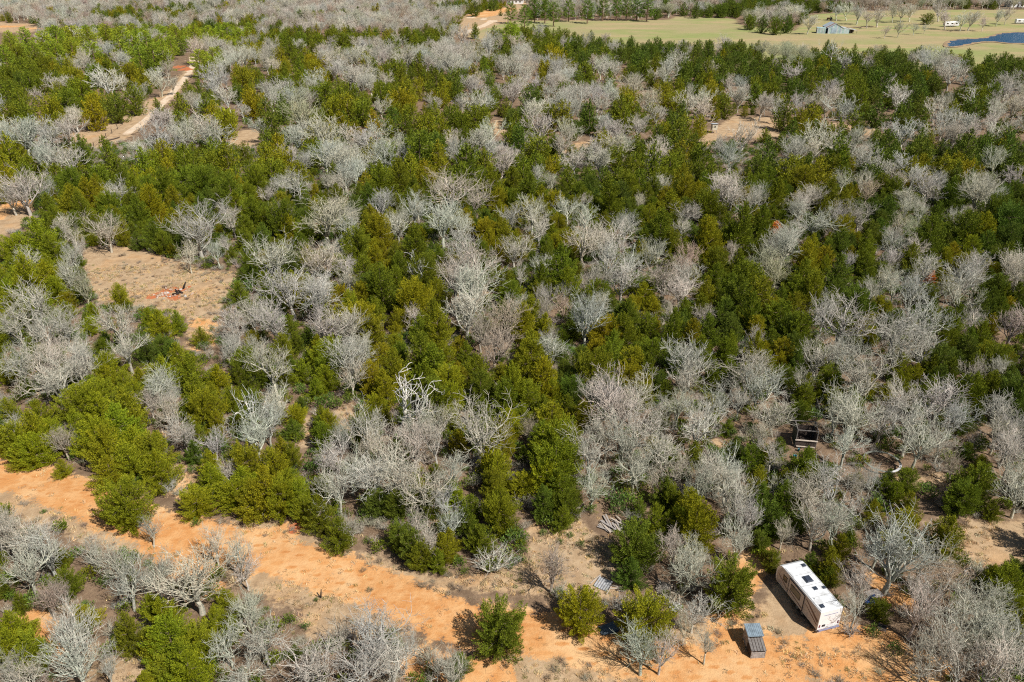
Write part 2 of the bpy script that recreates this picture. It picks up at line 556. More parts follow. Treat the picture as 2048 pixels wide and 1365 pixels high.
# ---------------------------------------------------------------- tree prototypes
def quads_mesh(name, Cn, D, Wd, L, B, mat):
    """leaf sprays: centre, direction, side vector, length, breadth -> kite quads"""
    n = len(Cn)
    a = Cn - D * (L * 0.5)[:, None]
    t = Cn + D * (L * 0.5)[:, None]
    mid = Cn - D * (L * 0.08)[:, None]
    l = mid + Wd * (B * 0.5)[:, None]
    r = mid - Wd * (B * 0.5)[:, None]
    V = np.stack([a, r, t, l], 1).reshape(-1, 3)
    me = bpy.data.meshes.new(name)
    me.vertices.add(n * 4)
    me.vertices.foreach_set('co', V.astype(np.float32).ravel())
    me.loops.add(n * 4)
    me.loops.foreach_set('vertex_index', np.arange(n * 4, dtype=np.int32))
    me.polygons.add(n)
    me.polygons.foreach_set('loop_start', (np.arange(n) * 4).astype(np.int32))
    me.update(calc_edges=True)
    me.materials.append(mat)
    return me
def unit(a):
    return a / (np.linalg.norm(a, axis=-1, keepdims=True) + 1e-9)
def plume_leaves(plumes, per, leaf, rng, up=0.35, fill=0.25):
    """plumes: list of (centre, axis, half length, half width); sprays over each plume's surface"""
    Cs, Ds, Ws, Ls, Bs = [], [], [], [], []
    for c, ax, hl, hw in plumes:
        k = max(6, int(per * (hl * hw) / 0.5))
        u = unit(rng.normal(size=(k, 3)))
        rad = 1.0 - fill * rng.random(k) ** 1.5 - 0.05
        ax = unit(np.asarray(ax, float))
        al = u @ ax
        lateral = u - al[:, None] * ax
        lump = 1 + 0.22 * np.sin(u[:, 0] * 5 + hl * 9) * np.cos(u[:, 1] * 6 + hw * 7)
        off = (al * hl * rad)[:, None] * ax + lateral * (hw * rad * lump)[:, None]
        nrm = unit(al[:, None] * ax / hl + lateral / hw)
        d = unit(0.55 * nrm + 0.8 * ax + np.array([0, 0, up]) + 0.38 * rng.normal(size=(k, 3)))
        # blade plane faces outward and up with jitter
        fn = unit(nrm + np.array([0, 0, 0.5]) + 0.5 * rng.normal(size=(k, 3)))
        w = unit(np.cross(d, fn))
        Cs.append(np.asarray(c) + off); Ds.append(d); Ws.append(w)
        s = leaf * rng.uniform(0.65, 1.35, k)
        Ls.append(s); Bs.append(s * rng.uniform(0.32, 0.5, k))
    return [np.concatenate(a) for a in (Cs, Ds, Ws, Ls, Bs)]
CED_H, CED_R = 7.0, 2.9
def cedar_proto(i, seed, per, leaf, conic, nb=46):
    rng = np.random.default_rng(seed)
    H, R = CED_H, CED_R
    pl = []
    wob = rng.uniform(0, 6.28, 3)
    tr = MB()
    lean = rng.normal(size=2) * 0.12
    tr.tube([(0, 0, -0.25), (0.03, 0, 0.6), (lean[0], lean[1], H * 0.45), (lean[0] * 2, lean[1] * 2, H * 0.9)], [0.2, 0.16, 0.09, 0.02], 6)
    for b in range(nb):
        t = (b + rng.random()) / nb
        z = H * (0.05 + 0.88 * t ** 1.05)
        az = b * 2.399 + rng.normal() * 0.35
        # outline: conic or egg shaped with lobes
        if conic == 0:      # broad rounded
            prof = math.sqrt(max(0.0, 1 - ((t - 0.38) / 0.66) ** 2)) * 1.04 + 0.04
        elif conic == 1:    # egg shaped with a blunt top
            prof = (1 - t) ** 0.48 * min(1.0, 0.55 + t * 2.0) * 1.10 + 0.05
        else:               # pointed
            prof = (1 - t) ** 0.80 * (0.66 + 0.34 * min(1, t * 6)) * 1.14 + 0.06
        prof *= 1 + 0.16 * math.sin(az * 2 + wob[0]) + 0.12 * math.sin(az * 3 + wob[1] + t * 4) + rng.normal() * 0.09
        r = R * max(0.1, prof)
        el = 0.38 + 0.75 * t + rng.normal() * 0.15
        ax = np.array([math.cos(az) * math.cos(el), math.sin(az) * math.cos(el), math.sin(el)])
        hl = (0.55 + 0.30 * r) * rng.uniform(0.75, 1.3)
        hw = (0.17 + 0.070 * r) * rng.uniform(0.75, 1.25)
        rc = max(0.0, r - hl * math.cos(el) * 0.95)
        c = np.array([math.cos(az) * rc + lean[0] * t * 2, math.sin(az) * rc + lean[1] * t * 2, z])
        pl.append((c, ax, hl, hw))
        if rc > 0.9 and b % 2:
            pl.append((c * np.array([0.45, 0.45, 1]) - np.array([0, 0, 0.25]), ax, hl * 0.85, hw * 0.95))
        if b % 3 == 0 and t < 0.75:
            tr.tube([(lean[0] * t, lean[1] * t, z * 0.92), (c[0] * 0.6, c[1] * 0.6, z * 0.97), tuple(c)], [0.06, 0.035, 0.012], 4)
    pl.append((np.array([lean[0] * 2, lean[1] * 2, H * 0.93]), np.array([0, 0, 1.0]), 0.75, 0.22))
    a = plume_leaves(pl, per, leaf, rng)
    cm = quads_mesh('crown', *a, M_FOL)
    tm = tr.mesh('trunk', M_BARK)
    return tm, cm
PINE_H, PINE_R = 12.0, 3.2
def pine_proto(seed, per, leaf):
    rng = np.random.default_rng(seed)
    H, R = PINE_H, PINE_R
    pl = []
    tr = MB()
    tr.tube([(0, 0, -0.25), (0.05, 0, 2), (-0.08, 0.05, 7), (0.02, 0, H * 0.93)], [0.24, 0.2, 0.13, 0.03], 7)
    nb = 44
    for b in range(nb):
        t = (b + rng.random()) / nb
        z = H * (0.2 + 0.76 * t)
        az = b * 2.399 + rng.normal() * 0.4
        prof = math.sqrt(max(0.0, 1 - ((t - 0.3) / 0.74) ** 2)) * rng.uniform(0.7, 1.1)
        r = R * max(0.12, prof)
        el = 0.1 + 0.6 * t
        ax = np.array([math.cos(az) * math.cos(el), math.sin(az) * math.cos(el), math.sin(el)])
        hl, hw = 0.75 * rng.uniform(0.8, 1.25), 0.52 * rng.uniform(0.8, 1.2)
        rc = max(0, r - hl * 0.8)
        c = np.array([math.cos(az) * rc, math.sin(az) * rc, z])
        pl.append((c, ax, hl, hw))
        if rc > 1.3:
            pl.append((c * np.array([0.55, 0.55, 1]) - np.array([0, 0, .1]), ax, hl, hw * 0.8))
        if b % 2 == 0:
            tr.tube([(0, 0, z - r * 0.12), tuple(c)], [0.05, 0.015], 4)
    a = plume_leaves(pl, per, leaf, rng, up=0.6, fill=0.5)
    return tr.mesh('trunk', M_BARK), quads_mesh('crown', *a, M_FOL)
def shrub_proto(seed, per=70, leaf=0.26):
    rng = np.random.default_rng(seed)
    pl = []
    tr = MB()
    for b in range(13):
        az = b * 2.399
        r = rng.uniform(0.1, 0.75)
        z = 0.35 + (1 - r) * rng.uniform(0.5, 1.1)
        c = np.array([math.cos(az) * r, math.sin(az) * r, z])
        pl.append((c, np.array([math.cos(az) * .5, math.sin(az) * .5, 0.8]), rng.uniform(.3, .48), rng.uniform(.24, .36)))
        if b % 2 == 0:
            tr.tube([(0, 0, -0.1), (c[0] * .5, c[1] * .5, z * .55), tuple(c)], [0.035, 0.022, 0.01], 4)
    a = plume_leaves(pl, per, leaf, rng)
    return tr.mesh('stems', M_BARK), quads_mesh('foliage', *a, M_FOL)
OAK_H, OAK_R = 9.0, 4.4
def oak_proto(seed, maxlev=4, rmin=0.022, gn=0.34, trunk_h=0.26, spread=1.0, dense=1.0, H=OAK_H, R=OAK_R, low=False, taper=0.55):
    """gnarled leafless tree: trunk and limbs in one mesh, boughs and twigs in the other"""
    rnd = random.Random(seed)
    g = rnd.gauss
    T, K = MB(), MB()
    NS = (5, 7, 6, 4, 3)
    KIDS = (0, 5, 4, 3.0, 0)
    SIDES = (7, 6, 4, 3, 3)
    def grow(px, py, pz, dx, dy, dz, r, L, lev):
        nseg = NS[lev]
        pts, rads, dirs = [(px, py, pz)], [r], []
        tip = max(rmin * 0.6, r * (0.62 if lev < 3 else 0.45))
        st = L / nseg
        w = gn * (0.35, 0.8, 0.8, 0.62, 0.45)[lev]
        for i in range(nseg):
            dx += g(0, w); dy += g(0, w); dz += g(0, w) + (0.12 if lev else 0.2)
            if lev > 0 and pz > H * 0.9: dz -= 0.2
            if lev > 0 and pz < H * 0.3: dz += 0.25
            n = math.sqrt(dx * dx + dy * dy + dz * dz) + 1e-9
            dx /= n; dy /= n; dz /= n
            px += dx * st; py += dy * st; pz += dz * st
            f = (i + 1) / nseg
            pts.append((px, py, pz)); rads.append(r * (1 - f) + tip * f); dirs.append((dx, dy, dz))
        (T if lev <= 1 else K).tube(pts, rads, SIDES[lev], caps=lev < 2)
        if lev == 0 or lev >= maxlev:
            return pts, rads, dirs
        kids = max(2, round(KIDS[lev] * dense * rnd.uniform(0.8, 1.2)))
        for k in range(kids + 1):
            if k == kids:
                f = 0.999
            else:
                f = 0.25 + 0.72 * (k + rnd.random()) / kids
            ii = min(nseg - 1, int(f * nseg))
            fr = f * nseg - ii
            a, b = pts[ii], pts[ii + 1]
            q = [a[m] + (b[m] - a[m]) * fr for m in range(3)]
            d = Vector(dirs[ii])
            ang = rnd.uniform(0.45, 1.2) if k < kids else rnd.uniform(0, 0.3)
            side = d.cross(Vector((g(0, 1), g(0, 1), g(0, 1)))).normalized()
            nd = d * math.cos(ang) + side * math.sin(ang)
            cr = max(rmin, (rads[ii] * (1 - fr) + rads[ii + 1] * fr) * rnd.uniform(0.46, 0.70))
            grow(q[0], q[1], q[2], nd.x, nd.y, nd.z, cr, L * rnd.uniform(0.42, 0.72) * (1.15 - 0.3 * f), lev + 1)
    if low:
        for k in range(12):
            az = k * 2.399
            el = rnd.uniform(0.45, 1.3)
            grow(0.1 * math.cos(az), 0.1 * math.sin(az), 0.0, math.cos(az) * math.cos(el), math.sin(az) * math.cos(el), math.sin(el), 0.06, H * rnd.uniform(0.5, 0.7), 2)
        T.tube([(0, 0, -0.2), (0, 0, 0.15)], [0.16, 0.1], 6)
        return T, K
    pts, rads, dirs = grow(0, 0, -0.3, g(0, .06), g(0, .06), 1, 0.26, H * trunk_h + 0.3, 0)
    nl = rnd.choice((4, 5, 6, 6))
    for k in range(nl):
        az = k * 6.283 / nl + rnd.uniform(-0.4, 0.4)
        el = rnd.uniform(0.45, 1.25) if spread > 0.8 else rnd.uniform(0.75, 1.35)
        f = rnd.uniform(0, 0.9)
        q = [pts[-1][m] + (pts[-2][m] - pts[-1][m]) * f for m in range(3)]
        grow(*q, math.cos(az) * math.cos(el), math.sin(az) * math.cos(el), math.sin(el), rads[-1] * rnd.uniform(0.5, 0.85), H * rnd.uniform(0.32, 0.6), 1)
    grow(*pts[-1], *dirs[-1], rads[-1] * 0.8, H * 0.46, 1)
    return T, K
def oak_meshes(seed, **kw):
    T, K = oak_proto(seed, **kw)
    V = np.array(K.v)
    H, R = kw.get('H', OAK_H), kw.get('R', OAK_R)
    c = V[:, :2].mean(axis=0)
    fr = R / np.percentile(np.hypot(V[:, 0] - c[0], V[:, 1] - c[1]), 93)
    fz = H / np.percentile(V[:, 2], 99)
    for mb in (T, K):
        mb.v = [(x * fr, y * fr, z * fz) for x, y, z in mb.v]
    return T.mesh('trunk', M_TWIG, True), K.mesh('crown', M_TWIG, True)

CED_NEAR = [cedar_proto(i, 100 + i, 310, 0.165, (2, 1, 2, 0, 2, 1, 2, 2, 1)[i], 86) for i in range(9)]
CED_FAR = [cedar_proto(i, 200 + i, 62, 0.34, (1, 2, 0, 2, 1, 2)[i], 56) for i in range(6)]
OAK_NEAR = [oak_meshes(300 + i, rmin=0.018, gn=0.36 if i % 2 else 0.24, trunk_h=0.22 + 0.04 * (i % 3)) for i in range(9)]
OAK_FAR = [oak_meshes(400 + i, rmin=0.040, gn=0.26, dense=0.85) for i in range(4)]
OAK_FINE = [oak_meshes(450 + i, rmin=0.018, gn=0.14, trunk_h=0.24, spread=0.5) for i in range(3)]
BRUSH = [oak_meshes(480 + i, rmin=0.011, gn=0.2, low=True, H=3.2, R=2.0) for i in range(2)]
SNAG = [oak_meshes(500 + i, maxlev=3, rmin=0.04, gn=0.42, trunk_h=0.42, dense=0.5) for i in range(3)]
PINES = [pine_proto(600 + i, 60, 0.36) for i in range(4)]
SHRUBS = [shrub_proto(700 + i, 110, 0.2) for i in range(4)]
print('TRIS', sum(len(p.vertices) for p in bpy.data.meshes), 'verts')
# ---------------------------------------------------------------- where the trees stand
# read off the photograph in twelve enlarged tiles (scale 2.926): kind, x, y of the crown's middle, crown half width
# c olive cedar, y yellowish cedar, d dark cedar, b bright cedar, o grey bare oak, k brownish bare tree, g greenish bare tree,
# p pine, s evergreen shrub, x rust-brown dead cedar, w whitened snag
TILES = [
((0, 0), '''o 650 490 90;o 810 550 70;o 930 470 70;o 1000 490 40;o 970 400 50;o 230 560 50;o 1150 290 100;o 1420 330 60;o 1560 360 60;o 1960 330 80;o 1610 560 60;o 1750 570 70;
o 1290 640 30;o 1420 640 50;g 1780 680 110;o 1270 450 90;o 1150 590 60;o 900 720 80;o 940 830 100;o 1230 790 110;o 820 900 80;o 1000 790 80;o 130 790 110;o 260 800 120;o 390 760 80;o 240 900 110;
o 60 760 80;o 340 930 60;o 1740 800 80;o 1930 790 110;o 1960 930 100;o 1780 940 60;o 600 280 40;o 690 340 40;
d 680 640 75;y 550 670 90;c 780 590 65;c 390 600 90;y 300 660 80;c 160 680 90;c 60 680 70;c 120 600 70;c 480 540 70;y 760 430 90;c 620 390 70;c 870 400 60;c 60 430 80;c 180 420 80;y 400 400 90;c 300 470 80;c 60 540 70;c 220 350 60;
c 930 640 60;c 1050 640 95;c 1210 630 80;b 1320 720 80;c 1100 540 60;y 1490 610 80;d 1600 770 95;d 1560 660 70;s 1450 720 45;y 1830 740 55;c 1380 520 60;y 1420 460 80;y 1480 300 90;c 1600 480 90;y 1650 340 70;c 1750 420 90;y 1850 400 100;c 1700 280 80;c 1800 210 60;c 1930 230 80;c 2000 600 80;c 1900 560 90;y 1950 650 70;
y 60 900 90;c 480 900 90;c 640 920 100;y 950 900 70;c 1080 930 80;c 1240 880 80;c 1330 940 80;c 1430 900 60;y 1560 930 90;c 1800 900 80;b 850 960 80;c 700 980 80;y 30 980 80;c 180 970 60;
p 60 260 70;p 150 230 70;p 250 240 70;p 330 220 70;p 420 200 60;p 420 280 70;p 520 230 70;p 540 300 60;p 620 200 60;p 720 210 60;p 700 270 60;p 780 280 80;p 860 270 70;p 900 330 70;p 960 350 60;p 820 340 60;p 1000 270 50;p 330 310 60;p 200 310 60;p 30 350 60;p 1330 190 50;p 1170 360 60;p 1140 210 50;c 100 330 60''' ),
((680, 0), '''c 60 210 60;c 20 260 60;y 160 360 60;c 300 260 80;y 270 220 50;c 360 210 40;c 440 240 60;c 520 230 60;c 540 290 40;c 660 150 40;c 560 170 30;c 460 370 70;c 790 180 35;c 900 205 45;p 1000 205 65;c 1090 215 50;c 1150 240 40;d 1400 270 60;d 1460 290 40;c 1560 330 70;y 1280 350 80;c 1440 440 90;y 1220 420 60;
c 1320 300 60;d 1640 320 50;d 1750 360 60;d 1880 370 40;d 1920 310 50;d 2010 300 50;d 2020 420 70;c 1780 410 60;c 1580 470 60;c 1850 380 50;d 680 480 80;c 850 400 60;y 800 270 40;c 910 310 40;c 990 320 30;y 400 540 80;c 210 420 80;c 330 420 80;c 560 470 80;y 610 520 60;c 240 560 90;y 350 590 80;c 90 560 80;y 40 640 80;c 130 660 90;y 200 700 60;
c 380 740 90;y 520 740 90;c 640 690 95;c 800 710 85;d 560 820 60;c 910 560 50;d 1120 580 80;y 1060 500 50;c 1000 770 65;d 1040 830 80;y 1300 670 90;d 1460 690 100;y 1540 850 70;c 1640 640 80;y 1700 600 60;c 1750 670 60;y 1900 560 60;y 1970 600 60;d 2000 660 60;d 1980 780 90;s 1750 860 45;c 1150 880 90;c 1140 970 80;
c 460 880 100;y 420 960 80;c 280 930 80;c 740 940 110;c 850 940 80;y 1260 960 50;c 1730 950 60;c 1830 960 90;c 1980 920 70;y 600 960 60;c 970 970 60;
o 130 300 80;o 60 330 50;o 210 320 60;o 380 340 70;o 500 340 70;o 640 370 100;o 590 310 70;o 720 330 60;o 700 190 60;o 790 340 60;o 880 270 60;o 980 400 90;o 1090 380 70;o 1070 320 60;o 1130 480 60;o 1000 540 70;o 760 600 90;o 780 520 60;o 860 540 40;o 550 600 60;o 90 450 90;o 180 480 60;o 240 620 60;
o 1180 740 110;o 1340 770 75;o 1560 720 60;o 1640 770 80;o 1750 740 70;o 1280 600 80;o 1390 560 90;o 1250 500 60;o 1510 560 80;o 1600 560 60;o 1720 500 90;o 1800 590 80;o 1860 650 80;o 1910 430 80;o 1560 400 70;o 1660 840 60;o 1870 880 90;o 1380 930 75;o 1520 940 80;o 1360 630 70;
o 90 800 90;o 200 770 80;o 260 900 100;o 40 930 80;o 680 870 80;o 780 840 80;o 880 870 65;o 960 900 60;o 1040 910 60;o 1090 820 50;o 350 900 60;o 1260 400 60;o 1350 450 50;
q 1000 60 50;q 1080 90 40;q 1140 55 45;q 1200 60 50;q 1250 75 50;q 1340 50 50;q 1370 80 45;q 1450 60 50;q 1540 45 40;q 1620 45 50;q 1680 45 50;q 1740 45 45;q 1800 50 45;q 1840 45 40;d 1910 35 40;d 2010 55 50;d 1960 45 30;
d 790 50 50;d 900 20 50;d 690 50 40;c 640 130 30;d 940 75 14'''),
((1348, 0), '''d 450 130 60;d 520 140 60;d 600 150 60;d 660 140 50;o 480 90 70;o 560 80 70;o 700 80 80;o 640 60 60;o 740 110 50;d 60 50 50;d 130 60 40;d 210 70 30;d 280 60 40;d 330 50 40;o 790 130 50;o 1240 180 28;o 1140 95 50;o 1200 90 50;o 1290 65 50;o 1340 65 50;o 1410 160 28;o 1320 160 40;o 1390 60 50;
o 1600 110 45;o 1640 120 50;o 1690 110 55;o 1735 110 50;o 1815 130 35;o 1900 90 45;o 1950 80 45;d 1485 105 36;o 1080 75 50;o 960 55 50;o 1020 55 50;o 1470 160 22;o 1560 60 50;
w 950 285 75;d 890 285 40;g 650 300 45;g 710 305 45;d 1300 330 40;d 1420 320 40;d 1720 350 60;d 1860 380 50;d 1980 410 70;o 1620 430 100;o 1490 360 60;o 1560 385 60;d 1480 430 50;d 1830 440 60;d 1810 500 70;
d 60 410 70;d 50 310 40;d 200 300 50;d 290 300 50;d 380 310 60;d 120 350 60;c 190 420 60;d 290 430 80;d 400 390 70;d 560 400 80;d 680 420 80;c 780 400 80;d 740 540 60;c 800 470 90;d 950 440 70;c 1010 500 80;d 1060 390 70;d 1170 400 70;d 1210 490 90;c 1090 510 60;d 1350 440 70;d 1440 480 60;d 1400 560 70;c 480 510 60;y 220 530 50;c 300 620 70;
d 650 670 85;y 800 690 75;d 1190 660 80;c 1100 580 60;d 1360 660 80;d 1460 690 60;d 1290 600 40;d 1690 570 70;d 1760 660 70;d 1840 620 60;c 1180 800 45;c 970 765 55;c 530 800 45;c 620 830 60;d 1240 860 90;c 960 910 100;d 1200 940 90;d 1430 900 100;d 1710 870 100;d 1840 840 60;d 1950 850 80;d 560 910 110;y 60 760 80;y 40 880 70;c 150 930 80;d 330 870 50;y 1450 960 60;d 1560 870 50;y 1660 950 60;d 2000 950 80;
o 160 640 100;o 90 600 80;o 380 560 70;o 510 610 70;o 600 650 50;o 400 490 50;o 900 590 80;o 1000 650 90;o 800 590 50;o 720 620 50;o 850 800 90;o 940 830 50;o 1060 810 75;o 1070 900 60;o 820 870 70;o 720 880 90;o 400 800 80;o 330 900 90;o 270 840 50;o 1260 760 50;o 1360 780 80;o 1480 780 60;o 1580 710 85;o 1640 770 90;o 1740 770 80;o 1860 720 70;o 1900 640 60;o 1990 740 70;o 1600 600 50;o 1990 600 50;o 1960 540 50;o 1160 860 40;o 1880 930 70;o 1720 480 50;w 1310 560 55;w 1780 560 55'''),
((0, 340), '''o 130 100 130;o 60 150 80;o 250 100 80;o 690 120 80;o 620 350 95;o 1150 330 165;o 1360 290 70;o 1740 60 110;o 1560 130 60;o 1900 270 150;o 2000 80 80;o 1590 500 130;o 1850 500 140;o 1960 440 90;o 1700 700 150;o 1850 750 130;o 1900 900 130;o 1600 900 110;o 1380 890 90;o 1480 850 80;o 700 910 120;o 380 910 110;o 190 800 140;o 100 900 110;o 250 930 110;o 380 600 90;o 430 380 60;o 360 330 70;o 160 520 70;o 460 440 50;o 1100 490 80;o 1270 470 70;
c 290 220 80;b 230 400 115;b 320 460 100;b 80 460 90;b 150 620 110;b 280 640 105;b 330 700 75;b 60 560 60;g 490 680 85;b 700 745 72;c 1395 715 68;b 940 900 90;b 1040 890 60;b 860 870 55;b 1170 970 60;b 540 830 45;s 1650 900 90;c 420 90 100;y 520 130 90;y 420 190 90;c 480 230 90;c 640 210 90;y 660 270 60;c 800 130 90;c 820 250 90;c 960 100 100;c 1080 60 80;y 1020 170 80;c 1200 70 100;d 1200 110 60;c 1350 140 100;y 1380 200 80;y 1350 60 70;c 1500 60 80;c 1480 250 90;c 1560 300 80;y 1650 200 80;c 1650 300 90;d 1720 130 70;y 1700 340 80;c 900 380 80;c 950 430 70;c 780 360 60;c 1430 400 80;c 1440 330 70;c 1780 370 70;c 2020 340 70;b 1990 560 60;b 1700 640 50;d 800 410 50;c 720 60 70;c 330 30 60;b 40 700 60;c 1500 630 45;b 30 860 40;y 880 200 80'''),
((680, 340), '''o 40 60 70;o 640 110 150;o 780 170 90;o 440 220 90;o 330 310 90;o 600 290 130;o 700 320 80;o 1120 250 110;o 1000 270 90;o 1160 330 100;o 1330 220 80;o 1420 290 90;o 1420 420 140;o 1560 390 130;o 1660 330 90;o 1560 520 110;o 1680 530 100;o 1820 480 90;o 1900 620 120;o 1990 700 90;o 1650 640 100;o 1480 600 70;o 720 440 140;o 800 560 150;o 1020 450 90;o 700 560 110;o 680 650 100;o 760 700 140;o 850 640 80;o 740 830 130;o 880 760 80;k 940 890 110;k 820 940 90;o 1060 800 70;o 1210 730 80;k 1190 830 60;k 1310 800 60;o 1310 720 40;o 1440 880 130;o 1400 960 80;o 430 870 60;o 1220 970 50;o 60 900 110;o 100 960 90;o 30 560 80;o 40 270 70;o 60 360 80;o 1880 80 60;o 1750 180 40;o 1170 560 60;o 1060 620 50;o 1920 830 60;o 2000 330 60;o 1240 60 60;o 1150 20 40;o 2030 620 80;w 440 555 75;
c 230 80 100;c 330 60 100;d 150 160 80;c 400 170 60;y 180 280 80;y 230 370 90;y 160 330 80;c 110 470 100;y 210 520 80;c 430 440 105;c 350 570 80;c 480 600 100;y 510 640 70;y 440 760 120;c 240 690 120;c 150 600 100;y 130 750 90;c 330 640 80;y 100 880 120;b 60 800 90;y 200 930 110;y 570 920 110;c 480 900 80;c 470 960 80;y 720 220 60;y 840 280 60;y 860 350 70;y 940 350 60;y 1110 420 50;c 980 640 75;c 1300 560 130;c 1170 640 80;c 1350 680 90;c 1500 720 80;d 1560 720 60;y 1790 740 80;y 1830 800 70;c 1700 850 80;c 1580 180 130;d 1640 150 80;c 1870 350 110;c 1940 420 80;y 1930 210 90;c 1840 110 80;y 1900 160 70;y 900 90 90;y 930 170 70;c 1000 60 90;c 1110 120 100;y 1180 170 70;c 1330 50 80;d 1450 60 70;c 1400 130 60;y 1280 330 60;c 1290 230 50;c 1200 440 60;y 1130 830 100;y 1080 900 100;y 1200 920 90;c 1670 950 110;c 1800 930 100;d 1650 850 80;c 1950 950 100;y 1550 960 100;d 2020 880 70;c 720 20 70;y 2000 60 80;c 1750 60 70;c 560 120 40'''),
((1348, 340), '''o 340 120 140;o 420 180 110;o 290 110 90;o 110 240 80;o 800 140 90;o 720 230 80;o 830 290 120;o 970 250 80;o 1090 260 80;o 640 440 120;o 680 400 90;g 530 520 100;g 600 590 90;x 590 350 50;o 1370 180 70;o 1450 230 80;o 1490 110 90;o 1560 60 70;o 1780 130 110;o 1850 110 100;o 1330 60 60;o 1280 430 80;o 1300 380 60;o 1260 520 60;o 1310 310 60;o 1640 270 60;o 1240 620 70;o 1300 660 90;o 1450 580 90;o 1400 720 90;o 1690 620 120;o 1740 580 90;o 1680 740 110;o 1780 790 100;o 1750 880 70;o 1980 530 90;o 2010 620 80;o 1000 880 160;o 1120 920 130;o 1300 920 140;o 1460 880 130;o 1560 940 100;o 880 840 90;o 1160 720 60;o 1020 530 40;k 60 660 90;k 90 520 80;o 60 360 60;k 50 580 70;o 180 850 70;o 340 470 40;k 1990 900 90;k 1130 120 60;o 980 60 60;o 1100 60 60;o 2000 40 60;g 1400 340 60;
y 60 130 90;c 30 250 50;c 210 220 100;c 390 360 120;c 330 390 80;c 520 300 90;y 200 370 80;y 220 440 100;c 250 540 90;c 380 540 70;c 240 620 80;c 20 400 50;c 440 640 100;y 520 730 100;c 370 740 110;d 300 830 80;c 460 840 110;y 480 930 80;c 620 860 110;d 660 930 90;c 760 620 110;y 820 700 90;c 700 700 90;d 960 620 110;y 880 520 70;d 960 700 60;c 1130 570 80;c 1130 420 75;d 970 420 80;y 815 430 35;c 900 470 60;d 1240 240 90;d 1620 140 80;c 1480 400 110;d 1420 440 80;y 1540 370 60;c 1700 340 110;y 1820 340 90;c 1380 520 90;y 1640 490 70;y 1590 510 50;d 1960 300 100;d 1960 400 80;d 1990 130 70;c 1870 240 80;d 1990 220 60;x 1500 630 38;c 1500 720 40;c 1660 850 70;c 1640 940 70;d 1900 690 80;c 1950 730 60;y 1960 790 50;d 2020 730 70;c 1780 960 80;y 100 960 90;c 200 940 90;c 730 950 90;c 600 130 100;c 560 60 80;y 760 60 80;c 900 140 80;y 1010 140 60;c 1040 60 40;d 1150 40 70;c 1290 110 60;d 1640 40 70;y 200 720 80;c 150 800 80;c 60 820 80;y 720 790 80;y 1200 790 60'''),
((0, 680), '''o 100 120 150;o 230 170 140;o 60 220 100;o 320 250 110;o 450 160 110;o 480 100 90;o 740 60 100;o 280 60 100;o 1330 60 60;o 1600 180 140;o 1720 200 140;o 1960 130 110;o 1500 60 80;o 920 270 100;o 880 380 70;o 980 430 80;o 1070 540 90;o 1000 350 80;o 1250 600 80;o 1500 560 110;o 1560 480 100;w 1430 400 130;k 370 590 75;o 1340 760 50;o 1960 700 110;o 1980 880 110;o 30 370 40;o 80 520 60;o 2000 560 60;o 1620 360 90;
b 450 380 110;b 560 330 100;b 600 420 120;b 740 400 130;b 700 500 140;b 250 440 100;b 180 540 120;b 100 600 120;b 200 650 115;b 110 680 80;b 270 560 90;b 560 560 120;b 640 640 130;b 780 600 120;b 760 700 120;b 900 660 120;b 930 760 110;b 650 760 110;b 360 750 55;b 720 940 150;b 1155 930 100;b 640 160 90;b 640 220 80;b 900 200 60;b 1130 200 110;b 1150 300 120;c 1100 380 70;y 1230 300 60;c 1430 130 80;c 1400 200 60;b 1860 40 80;c 1870 500 65;y 1920 480 65;s 1890 370 70;s 1970 370 60;b 1230 740 100;y 1450 740 110;b 1420 830 120;y 1600 740 120;y 1650 660 100;c 1700 680 80;y 1560 880 140;y 1380 900 110;b 1650 930 110;c 1880 870 80;y 1480 930 120;b 1740 920 90;s 1820 730 80;c 330 80 50;c 210 30 60;c 150 270 60;b 520 270 80;b 60 420 80;s 1320 640 60;d 950 40 60;d 1130 660 70;b 20 600 70'''),
